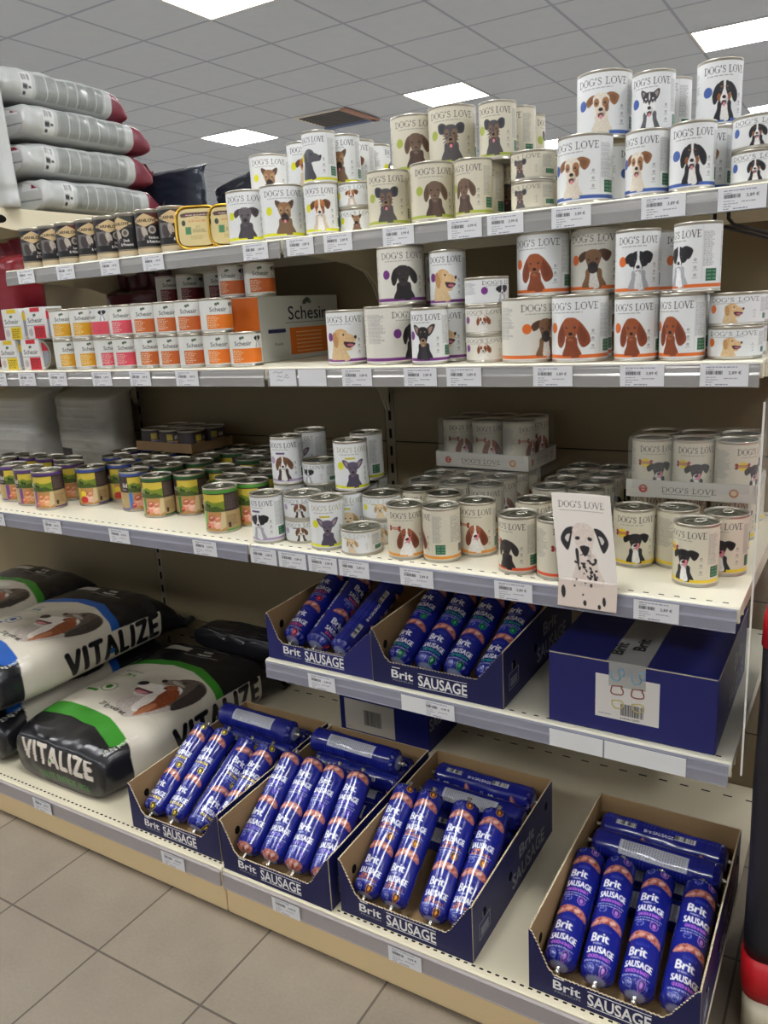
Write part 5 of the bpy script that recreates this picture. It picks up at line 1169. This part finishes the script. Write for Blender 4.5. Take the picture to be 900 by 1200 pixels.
for k in (0, 1):
    ox = .128+.036*k
    for zz0, mk, pts in ((.112, 'tealink', [(-.012,.012),(-.012,0),(-.004,-.006),(.004,0),(.0,.012),(.008,.018),(.010,.006),(.002,.004)]), (.083, 'brownink', [(-.010,.012),(-.012,0),(-.006,-.004),(.008,-.002),(.009,.006),(.006,.010),(.008,.014),(.0,.013),(-.010,.012)]), (.060, 'yellowink', [(-.010,.006),(-.008,-.004),(.0,-.008),(.010,-.002),(.006,.008),(-.010,.006)])):
        cp = curve_pts(pts, 5, False); b = MB(); b.tube([(ox+px, -.0014, zz0+pz) for px, pz in cp], .0011, 5); b.build('tape_print', M[mk], tp)
lettering('Brit', .036, M['greyink'], cc, (.2942, .19, .072), (0, 1, 0), (0, 0, 1), .09, .02)
lettering('SAUSAGE', .034, M['greyink'], cc, (.2942, .14, .022), (0, 1, 0), (0, 0, 1), .18, .02)
hc = closed_carton('closed_carton', -.096, .423, ZE, .291, .196, .245, '')
tag(hc, 'dark blue closed carton with barcode standing behind the base cartons', 'closed carton')
c = Cv(166, 96, 3, (196,188,176)); c.barcode(62, 20, 126, 74, bg=(196,188,176)); c.small_text(6, 6, 26, 10, 2, (80,80,80), .8, 2)
o = bpy.data.objects.new('shipping_label', flat_print(c, M['card'], 1.)); link(o, hc); o.location = (.100, -.0005, .012)
lettering('Brit', .036, M['greyink'], hc, (.2912, .02, .105), (0, 1, 0), (0, 0, 1), .09, .02)
lettering('SAUSAGE', .036, M['greyink'], hc, (.2912, .005, .060), (0, 1, 0), (0, 0, 1), .17, .02)
# ------------------------------------------------------------------ sacks
def vnoise(x, y, seed, sc):
    r = np.random.default_rng(seed); g = r.uniform(-1, 1, (64, 64)); u = x*sc; v = y*sc
    i = np.floor(u).astype(int); j = np.floor(v).astype(int); fu = u-i; fv = v-j; fu = fu*fu*(3-2*fu); fv = fv*fv*(3-2*fv)
    G = lambda a, b: g[a % 64, b % 64]
    return (G(i, j)*(1-fu)+G(i+1, j)*fu)*(1-fv)+(G(i, j+1)*(1-fu)+G(i+1, j+1)*fu)*fv
def sack_mesh(W, L, H, cv, seed=1, back_taper=.16, wrinkle=.004, nx=250, ny=170, taper0=1., end_h=.07):
    """lying sack: x across, y = 0 front .. L back, z up from 0. Canvas X = distance round the bag (0 = underside seam), Y = length"""
    S = np.linspace(0, 1, ny); e = 2/4.2
    td = np.linspace(0, 2*math.pi, 6001); sx = np.sin(td); cz = -np.cos(td)      # 0 underside, then +x side, then top
    xd = np.sign(sx)*np.abs(sx)**e; zd_ = np.sign(cz)*np.abs(cz)**(e*1.25)
    ad = np.concatenate([[0], np.cumsum(np.hypot(np.diff(xd)*W/2, np.diff(zd_)*H/2))]); ad /= ad[-1]
    arc = np.arange(nx)/nx; X0 = -np.interp(arc, ad, xd); Z0 = np.interp(arc, ad, zd_)
    P = np.zeros((ny, nx, 3))
    for j, s in enumerate(S):
        f = min(1, (s/.04)) if s < .04 else 1; wf = .955+.045*math.sqrt(1-(1-f)**2); hf = .90+.10*math.sqrt(max(0, 1-(1-f)**2))
        if s < .25: hf *= .86+.14*math.sin(s/.25*math.pi/2); wf *= taper0+(1-taper0)*math.sin(s/.25*math.pi/2)
        bk = max(0, (s-(1-back_taper))/back_taper); hf *= (1-bk**2.2)*(1-end_h)+end_h; wf *= 1+.02*bk
        P[j, :, 0] = X0*W/2*wf; P[j, :, 1] = s*L; P[j, :, 2] = H*.5*(1+Z0*hf) - H*.5*(1-hf)*(.9)
    A = arc[None].repeat(ny, 0); SS = S[:, None].repeat(nx, 1)
    n1 = vnoise(A*9, SS*6, seed, 1.)*.6+vnoise(A*22, SS*18, seed+1, 1.)*.4 + (1-np.abs(vnoise(A*14, SS*9, seed+2, 1.)))*.5-.3
    top = np.clip(P[:, :, 2]/H*2-.1, 0, 1); ends = 1+2.2*np.exp(-SS/.12)+1.2*np.exp(-(1-SS)/.10)
    P[:, :, 2] += n1*wrinkle*top*ends; P[:, :, 0] += n1*wrinkle*.9*ends*np.sign(P[:, :, 0])*np.clip(np.abs(P[:, :, 0])/(W/2)*3-2, 0, 1)
    P[:, :, 2] = np.maximum(P[:, :, 2], 0)
    C_ = cv.sample(np.clip(A*cv.w, 0, cv.w), SS*cv.h)
    return P, C_
def end_cap(P, row, depth=.0, cv=None, col=(30,30,32)):
    ring = P[row]; c = ring.mean(0); rr = np.linspace(0.001, 1, 34)[:, None, None]; Q = c+(ring-c)[None]*rr
    Q[:, :, 1] = ring[:, 1].mean() + (0 if not depth else depth*(1-rr[:, :, 0]**4))
    return Q
def build_sack(name, W, L, H, cv, capcv, loc, rz, label, cat, group=None, seed=1, mesh_key={}, back_taper=.16, wrinkle=.004, rot=None, seam_col=(30,30,34), flap=True, capcol=None, res=(250,170), taper0=1., flap_len=.045, end_h=.07):
    P, C_ = sack_mesh(W, L, H, cv, seed, back_taper, wrinkle, *res, taper0, end_h)
    o = bpy.data.objects.new(name, sheet('sack_body', P, C_, M['bag'], wrap=True)); link(o)
    Q = end_cap(P, 0, -.006); x = Q[:, :, 0]/taper0; z = Q[:, :, 2]
    if capcv is not None: Cc = capcv.sample(np.clip((x/W+.5)*capcv.w, 0, capcv.w), np.clip(z/H*capcv.h, 0, capcv.h))
    else: Cc = np.broadcast_to(np.array(capcol or (120,122,120))/255., Q.shape)
    n = vnoise(x*30+5, z*40+5, seed+5, 1.); Q[:, :, 1] += n*.0012*(np.linspace(0, 1, 34)[:, None] < .97)
    e = bpy.data.objects.new('end_panel', sheet('end_panel', Q[:, ::-1], Cc[:, ::-1], M['bag'], wrap=True)); link(e, o)
    # sewn back flap
    if flap:
        yy = np.linspace(0, flap_len, 12); xx = np.linspace(-W*.49, W*.49, 40); X, Y = np.meshgrid(xx, yy); t_ = Y/flap_len; ph = seed*1.7
        pin = 1-.25*t_*(flap_len > .05); curl = (.35+.5*math.sin(ph))*flap_len*t_**2*(1 if flap_len > .05 else .3)
        Zf = P[-1, :, 2].mean()+.1*Y+curl+(.004+.012*t_*(flap_len > .05))*np.sin(X*60+ph)+.006*t_*np.sin(X*130+ph*2)
        b = MB(); vs = [(X[j, i]*pin[j, i], L-.004+Y[j, i]*(1-.12*math.sin(X[j, i]*50+ph)), Zf[j, i]+dz) for dz in (0, .003) for j in range(12) for i in range(40)]; fs = []
        for q in (0, 480): fs += [(q+j*40+i, q+j*40+i+1, q+(j+1)*40+i+1, q+(j+1)*40+i) for j in range(11) for i in range(39)]
        b.add(vs, fs, 0, True); b.build('sewn_flap', mat('sack_flap', tuple(q/255 for q in seam_col), .35, bump=.6, bscale=20), o)
    o.location = loc
    if rot is not None: o.rotation_euler = rot
    else: o.rotation_euler[2] = rz
    return tag(o, label, cat, group)
def vital_canvas(W, L, H, acc, accname):
    per = 2*(W+H)*.955*1000; c = Cv(per, L*1000, 1.35, (28,28,31)); mid = per/2; hw = W*1000/2
    # canvas X: 0 underside .. goes to the right side first (x+) => flip handled by caller; right side band centre:
    rs = mid+per/4+H*60
    f = lambda t: t*L*1000
    # white body with curved ends
    wht = (214,206,188)
    c.poly([(mid-hw*1.9,f(.15)),(mid-hw,f(.20)),(mid-hw*.3,f(.21)),(mid+hw*.3,f(.19)),(mid+hw*.9,f(.13)),(rs-H*300,f(.11)),(rs+H*520,f(.11)),(rs+H*520,f(.84)),(rs-H*290,f(.84)),(rs-H*330,f(.58)),(mid+hw*.75,f(.60)),(mid+hw*.35,f(.645)),(mid-hw*.1,f(.655)),(mid-hw*.7,f(.61)),(mid-hw*1.9,f(.54))], wht, 1, False)
    c.poly([(mid-hw*1.9,f(.08)),(mid-hw,f(.135)),(mid-hw*.3,f(.145)),(mid+hw*.3,f(.125)),(mid+hw*.85,f(.07)),(mid+hw*.95,f(.11)),(mid+hw*.85,f(.14)),(mid+hw*.3,f(.195)),(mid-hw*.3,f(.22)),(mid-hw,f(.21)),(mid-hw*1.9,f(.155))], acc)
    c.poly([(mid-hw*1.9,f(.53)),(mid-hw*.7,f(.60)),(mid-hw*.1,f(.65)),(mid+hw*.35,f(.64)),(mid+hw*.75,f(.595)),(rs-H*330,f(.56)),(rs-H*330,f(.605)),(mid+hw*.75,f(.64)),(mid+hw*.4,f(.685)),(mid-hw*.1,f(.695)),(mid-hw*.7,f(.65)),(mid-hw*1.9,f(.58))], acc)
    # soft oval behind the dogs
    for k in range(8): c.ell(mid+hw*.3, f(.42), hw*(.8-.05*k), f(.17-.012*k), (150,140,128), 0, .07)
    # the two dogs (profile, looking left)
    ox, oy, s = mid+hw*.36, f(.335), 150.
    def E(a, b, rx, ry, col, rot=0, fur=.12, al=1): c.ell(ox+a*s, oy+b*s, rx*s, ry*s, col, rot, al, fur)
    def G(pts, col, fur=.1, al=1): c.poly([(ox+a*s, oy+b*s) for a, b in pts], col, al, True, fur)
    G([(-.55,-.05),(.05,-.5),(.45,-.3),(.75,.2),(.8,.8),(.2,.9),(-.1,.6)], (186,174,164))
    # grey dog behind
    G([(-.05,.95),(.15,1.12),(.5,1.15),(.78,1.0),(.85,.7),(.72,.3),(.55,.2),(.4,.6),(.1,.75)], (98,86,78), .16); G([(.5,1.08),(.8,.95),(.86,.55),(.74,.12),(.58,.3),(.55,.8)], (62,54,52), .14)
    G([(-.3,.86),(-.05,1.0),(.12,.98),(.1,.78),(-.2,.76)], (128,114,102), .14); E(-.26,.86,.07,.05,(34,30,32),0,0); E(.2,.98,.05,.03,(40,34,32),0,0); E(.12,.88,.22,.05,(196,186,174),-.2,.1,.7)
    # white and brown dog in front, muzzle to the left
    G([(-.05,.72),(.15,.8),(.4,.72),(.48,.4),(.4,.05),(.2,-.3),(-.02,-.2),(-.1,.1),(-.12,.4)], (232,222,212), .08)
    G([(-.12,.7),(-.4,.66),(-.62,.6),(-.66,.5),(-.56,.44),(-.2,.42),(-.05,.5)], (230,220,210), .06); G([(-.55,.42),(-.3,.42),(-.08,.4),(-.18,.28),(-.42,.28),(-.56,.34)], (92,52,58), 0); G([(-.5,.35),(-.3,.36),(-.16,.33),(-.3,.27),(-.46,.28)], (214,134,142), 0)
    G([(-.5,.27),(-.3,.24),(-.12,.26),(-.2,.18),(-.42,.2)], (222,210,200), .05); G([(-.72,.62),(-.6,.68),(-.46,.64),(-.5,.54),(-.66,.5)], (30,27,30), 0)
    G([(.12,.66),(.34,.68),(.5,.5),(.56,.2),(.46,-.12),(.3,-.3),(.18,-.18),(.2,.15),(.1,.4)], (140,70,42), .14); G([(-.02,.74),(.16,.8),(.28,.7),(.14,.58),(-.02,.62)], (150,84,54), .1); G([(.3,.1),(.42,.0),(.36,-.3),(.24,-.4),(.22,-.1)], (178,112,78), .12)
    E(.0,.63,.045,.03,(28,22,22),0,0)
    # words
    tx = mid-hw*.52
    c.text('MAINTENANCE' if accname == 'green' else 'PUPPY', tx, f(.53), 11, (110,104,92) if accname == 'green' else (70,90,140), .8); c.text('28/16' if accname == 'green' else '33/18', tx+8, f(.495), 15, tuple(int(q*.8) for q in acc), .9, .6); c.rect(tx-50, f(.482), tx+50, f(.485), (150,160,90))
    c.ell(tx+8, f(.385), 30, 22, tuple(int(q*.8) for q in acc), 0, 1, 0, .1); c.ell(tx+8, f(.385), 13, 10, tuple(int(q*.8) for q in acc)); c.rect(tx-62, f(.335), tx-12, f(.352), acc)
    c.text('20 kg poids net', mid+hw*.10, f(.245), 19, (40,38,38), .8, .6, ang=-.16)
    c.text('20 kg poids net', mid+hw*.93, f(.03), 15, (226,222,210), .8, .5, ang=math.pi/2*.98, al='l')
    # rear box
    c.rect(mid-hw*.30, f(.775), mid+hw*.42, f(.855), (196,190,178)); c.rect(mid-hw*.295, f(.778), mid+hw*.415, f(.852), (34,33,35)); c.rect(mid-hw*.85, f(.80), mid-hw*.32, f(.84), (176,170,156))
    c.text('SUPER', mid+hw*.06, f(.82), 11, (214,208,196), 1, .6); c.text('PREMIUM', mid+hw*.06, f(.79), 11, (214,208,196), 1, .6)
    # side lettering
    c.round_caps('VITALIZE', rs+H*200, f(.565), H*1000*.44, f(.50), (24,24,27), .26, math.pi/2)
    c.ell(rs+H*90, f(.545), 9, 9, acc)
    for k in (0, 1):     # other side too
        ls = mid-hw-H*500*.9; c.rect(ls-H*420, f(.2), ls+H*330, f(.6), wht)
    return c
def vital_cap(W, H, acc, sub):
    c = Cv(W*1000, H*1000, 1.8, (30,30,33)); c.round_caps('VITALIZE', W*500, H*1000*.42, H*1000*.32, W*1000*.74, (232,222,208), .3); c.text(sub, W*560, H*1000*.14, H*1000*.13, tuple(min(255, int(q*1.0)) for q in acc), .85, .3)
    c.ell(W*500-28, H*1000*.5, 5, 6, acc); c.rect(0, 0, W*1000, 3, (60,60,62)); return c
GRN, BLU = (60,140,44), (36,92,176)
VW, VL, VH = .425, .69, .152
cg = vital_canvas(VW, VL, VH, GRN, 'green'); cb = vital_canvas(VW, VL, VH, BLU, 'blue')
def flipx(c): return c
build_sack('dog_food_sack', VW, VL, VH, cg, vital_cap(VW, VH, GRN, 'HAUTE ENERGIE 28/16'), (-.606, -.150, ZE+.001), 0, 'black and white dog food sack with green bands, lying in front on the base shelf', 'sack', 'big dog food sacks', 3, taper0=.86, res=(420, 340))
build_sack('dog_food_sack', VW, VL, VH, cb, vital_cap(VW, VH, BLU, 'SENSIBLE 26/12'), (-1.045, -.150, ZE+.001), 0, 'dog food sack with blue bands, underneath the other blue-banded sack', 'sack', 'big dog food sacks', 5)
build_sack('dog_food_sack', VW, VL, VH, cb, vital_cap(VW, VH, BLU, 'SENSIBLE 26/12'), (-1.000, -.165, ZE+.155), 0, 'dog food sack with blue bands, on top, left of the green-banded sack', 'sack', 'big dog food sacks', 8, taper0=.9, res=(420, 340))
build_sack('dog_food_sack', VW, VL, VH, cg, None, (-1.487, -.12, ZE+.001), 0, 'dog food sack at the far left, underneath another one', 'sack', 'big dog food sacks', 9)
build_sack('dog_food_sack', VW, VL, VH, cg, None, (-1.450, -.10, ZE+.155), 0, 'black and white dog food sack at the far left edge, on top, partly cut off', 'sack', 'big dog food sacks', 12)
build_sack('dog_food_sack', VW*.8, .10, .075, Cv(900, 200, .5, (30,30,33)), None, (-.56, .50, ZE+.118), 0, 'end of a plain black sack lying behind the green-banded sack', 'sack', 'big dog food sacks', 15, capcol=(34,34,37), res=(120, 60))

# grey sacks on the raised shelf
def grey_canvas(W, L, H, seed=2, burg=True):
    per = 2*(W+H)*.955*1000; c = Cv(per, L*1000, 1.1, (186,188,186)); mid = per/2; rs = mid+W*500+H*450; Lm = L*1000
    if burg: c.rect(0, Lm*.87, per, Lm, (124,52,66))
    h2 = H*1000*.40
    c.rect(rs-h2, Lm*.26, rs+h2, Lm*.79, (150,153,150))
    y = Lm*.27; k = 0
    while y < Lm*.77: c.small_text(rs-h2, y, rs+h2, y+Lm*.068, 2.4, (112,116,114), .55, k); c.rect(rs-h2, y+Lm*.070, rs+h2, y+Lm*.075, (206,208,206)); y += Lm*.078; k += 1
    c.rect(rs-h2, Lm*.155, rs+h2, Lm*.235, (212,214,212)); c.barcode(rs-h2*.95, Lm*.165, rs-h2*.35, Lm*.225, vert=True); c.rect(rs-h2*.1, Lm*.165, rs+h2*.25, Lm*.20, (50,50,52)); c.rect(rs+h2*.45, Lm*.165, rs+h2*.8, Lm*.185, (50,50,52)); c.rect(rs+h2*.05, Lm*.205, rs+h2*.2, Lm*.225, (60,60,60))
    return c
GW, GL, GH = .34, .50, .106
gcv = grey_canvas(GW, GL, GH)
capg = Cv(GW*1000, GH*1000, 1.2, (196,198,196)); capg.rect(250, 60, 330, 88, (226,226,226)); capg.rect(290, 66, 325, 78, (130,40,52)); capg.rect(0, 30, 340, 33, (120,122,122))
for k, (dx, dy) in enumerate(((.03, .02), (-.005, .0), (0, .01), (-.03, -.03))):
    build_sack('grey_sack', GW, GL, GH, gcv, capg, (-1.275+dx, .405+dy, 1.6565+k*.1085), 0, 'grey sack with burgundy end, %s of the four stacked at upper left' % ['lowest', 'second from the bottom', 'third from the bottom', 'topmost'][k], 'sack', 'stacked grey sacks', 20+k*3, rot=(0, 0, [.02, -.03, 0, .05][k]), back_taper=.13, wrinkle=.005, seam_col=(124,46,60), res=(220, 150), flap_len=.06, end_h=.42)
# standing sacks: the lying shape turned upright
def standing(x, y, z, W, L, H, cv, label, rz=0, seed=30, group=None, seam=(170,170,166), tilt=0., cat='sack', flap=True, roll=0.):
    o = build_sack('grey_sack', W, L, H, cv, None, (0, 0, 0), 0, label, cat, group, seed, rot=(0, 0, 0), back_taper=.12, wrinkle=.003, seam_col=seam, capcol=(150,150,146), res=(160, 110), flap=flap)
    # length axis y -> up, back of the bag (z=0) away from the viewer
    o.matrix_world = Matrix.Translation((x, y, z)) @ Matrix.Rotation(rz, 4, 'Z') @ Matrix.Rotation(tilt, 4, 'X') @ Matrix.Rotation(roll, 4, 'Y') @ Matrix(((1, 0, 0, 0), (0, 0, -1, 0), (0, 1, 0, 0), (0, 0, 0, 1)))
    return o
def front_canvas(W, L, H, base, darkbox=None, seed=4, redbox=False):
    per = 2*(W+H)*.955*1000; c = Cv(per, L*1000, 1.0, base); mid = per/2; d = tuple(int(q*.8) for q in base); Lm = L*1000
    for k in range(6): c.small_text(mid-W*400, Lm*(.2+.12*k), mid+W*400, Lm*(.3+.12*k), 4, d, .5, seed+k); c.rect(mid-W*420, Lm*(.305+.12*k), mid+W*420, Lm*(.31+.12*k), tuple(min(255, int(q*1.1)) for q in base))
    if darkbox: c.rect(mid+darkbox[0]*W*1000, Lm*darkbox[1], mid+darkbox[2]*W*1000, Lm*darkbox[3], darkbox[4])
    return c
cv1 = front_canvas(.30, .46, .10, (190,192,188), None, 4)
for k in (0,):
    c9 = front_canvas(.30, .46, .10, (188,190,188)); pr = c9.w/2; c9.text('4 KG', pr+30, 70, 20, (60,60,60), .8, .5); c9.rect(pr+80, 70, pr+100, 90, (80,80,80)); c9.rect(pr+115, 70, pr+140, 88, (90,90,90))
    standing(-1.20, .366, 1.6565, .28, .40, .075, c9, 'grey sack standing upright at the left edge in front of the stacked sacks', rz=-.1, seed=33, tilt=.02)
c10 = front_canvas(.30, .46, .12, (206,204,196)); standing(-1.385, .53, ZC+.001, .27, .285, .15, c10, 'light grey sack standing behind the meat cans, left one', rz=.05, seed=36)
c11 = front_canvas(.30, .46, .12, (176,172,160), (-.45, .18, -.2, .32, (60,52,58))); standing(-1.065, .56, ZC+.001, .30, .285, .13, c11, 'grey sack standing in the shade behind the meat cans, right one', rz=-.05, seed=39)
c12 = front_canvas(.24, .40, .12, (224,222,214), (.0, .3, .2, .42, (180,40,44))); standing(-1.62, .42, ZC+.001, .20, .285, .16, c12, 'pale grey sack with a red mark standing at the far left of the third shelf', rz=.1, seed=42)
def plain(W, L, H, col, sd): return front_canvas(W, L, H, col, None, sd)
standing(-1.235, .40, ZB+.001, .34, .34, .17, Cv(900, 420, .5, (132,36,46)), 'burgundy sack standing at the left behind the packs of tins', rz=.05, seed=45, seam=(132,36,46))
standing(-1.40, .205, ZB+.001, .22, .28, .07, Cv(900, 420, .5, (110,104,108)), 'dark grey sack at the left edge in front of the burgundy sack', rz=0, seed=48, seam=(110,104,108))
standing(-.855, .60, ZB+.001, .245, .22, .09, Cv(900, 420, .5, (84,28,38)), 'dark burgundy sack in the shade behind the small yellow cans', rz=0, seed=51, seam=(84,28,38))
# dark bags behind the top of the gondola, on the far side
b = MB(); b.box(-2., 1., YK+.055, 1.15, 1.585, 1.61); tag(b.build('metal_shelf', M['cream']), 'shelf on the far side behind the back panels, under the dark bags', 'shelf')
cN = Cv(900, 320, .8, (36,42,56)); cN.text('PUSH', 450+30, 60, 26, (120,126,140), .9, .5) if False else cN.small_text(400, 60, 560, 90, 24, (110,116,130), .6, 3)
standing(-1.15, 1.06, 1.611, .36, .235, .07, cN, 'dark navy bag standing behind the shelving, left of the foil trays', rz=.02, seed=54, seam=(36,42,56), cat='bag', flap=False)
o = standing(-.74, 1.10, 1.640, .34, .165, .07, Cv(900, 320, .5, (32,36,48)), 'second dark bag behind the shelving, sloping up behind the shepherd can', rz=.0, seed=57, seam=(32,36,48), cat='bag', flap=False, roll=-.22)
# tall black padded bag at the right edge
root = empty('upright_bag', (1.032, .0, .0))
def rounded(x0, x1, y0, y1, r, n=7):
    o = []
    for cx, cy, q in ((x1-r, y1-r, 0), (x0+r, y1-r, 1), (x0+r, y0+r, 2), (x1-r, y0+r, 3)):
        for k in range(n): a = math.pi/2*(q+k/(n-1)); o.append((cx+r*math.cos(a), cy+r*math.sin(a)))
    return o
def column(name, lv, m, x1=.36, y1=.34, r=.03):
    b = MB(); vs = []; n = 28
    for z, ins in lv: vs += [(x, y, z) for x, y in rounded(0+ins, x1-ins, 0+ins, y1-ins, r)]
    fs = [(l*n+i, l*n+(i+1) % n, (l+1)*n+(i+1) % n, (l+1)*n+i) for l in range(len(lv)-1) for i in range(n)] + [tuple(range(n))[::-1], tuple(range((len(lv)-1)*n, len(lv)*n))]
    b.add(vs, fs, 0, True); return b.build(name, m, root)
column('padded_body', [(.172, .002), (.20, 0), (.35, .001), (.5, -.001), (.65, .001), (.752, .0)], M['darkfabric'])
column('red_top', [(.7525, -.002), (.80, -.001), (.83, .006), (.85, .018), (.862, .04), (.866, .08)], M['redplastic'])
column('red_bottom', [(.088, .002), (.11, -.001), (.1715, -.001)], M['redplastic'])
column('cream_foot', [(.0005, .004), (.087, .004)], M['cream'])
tag(root, 'tall black padded bag with red top and red bottom at the right edge', 'bag')
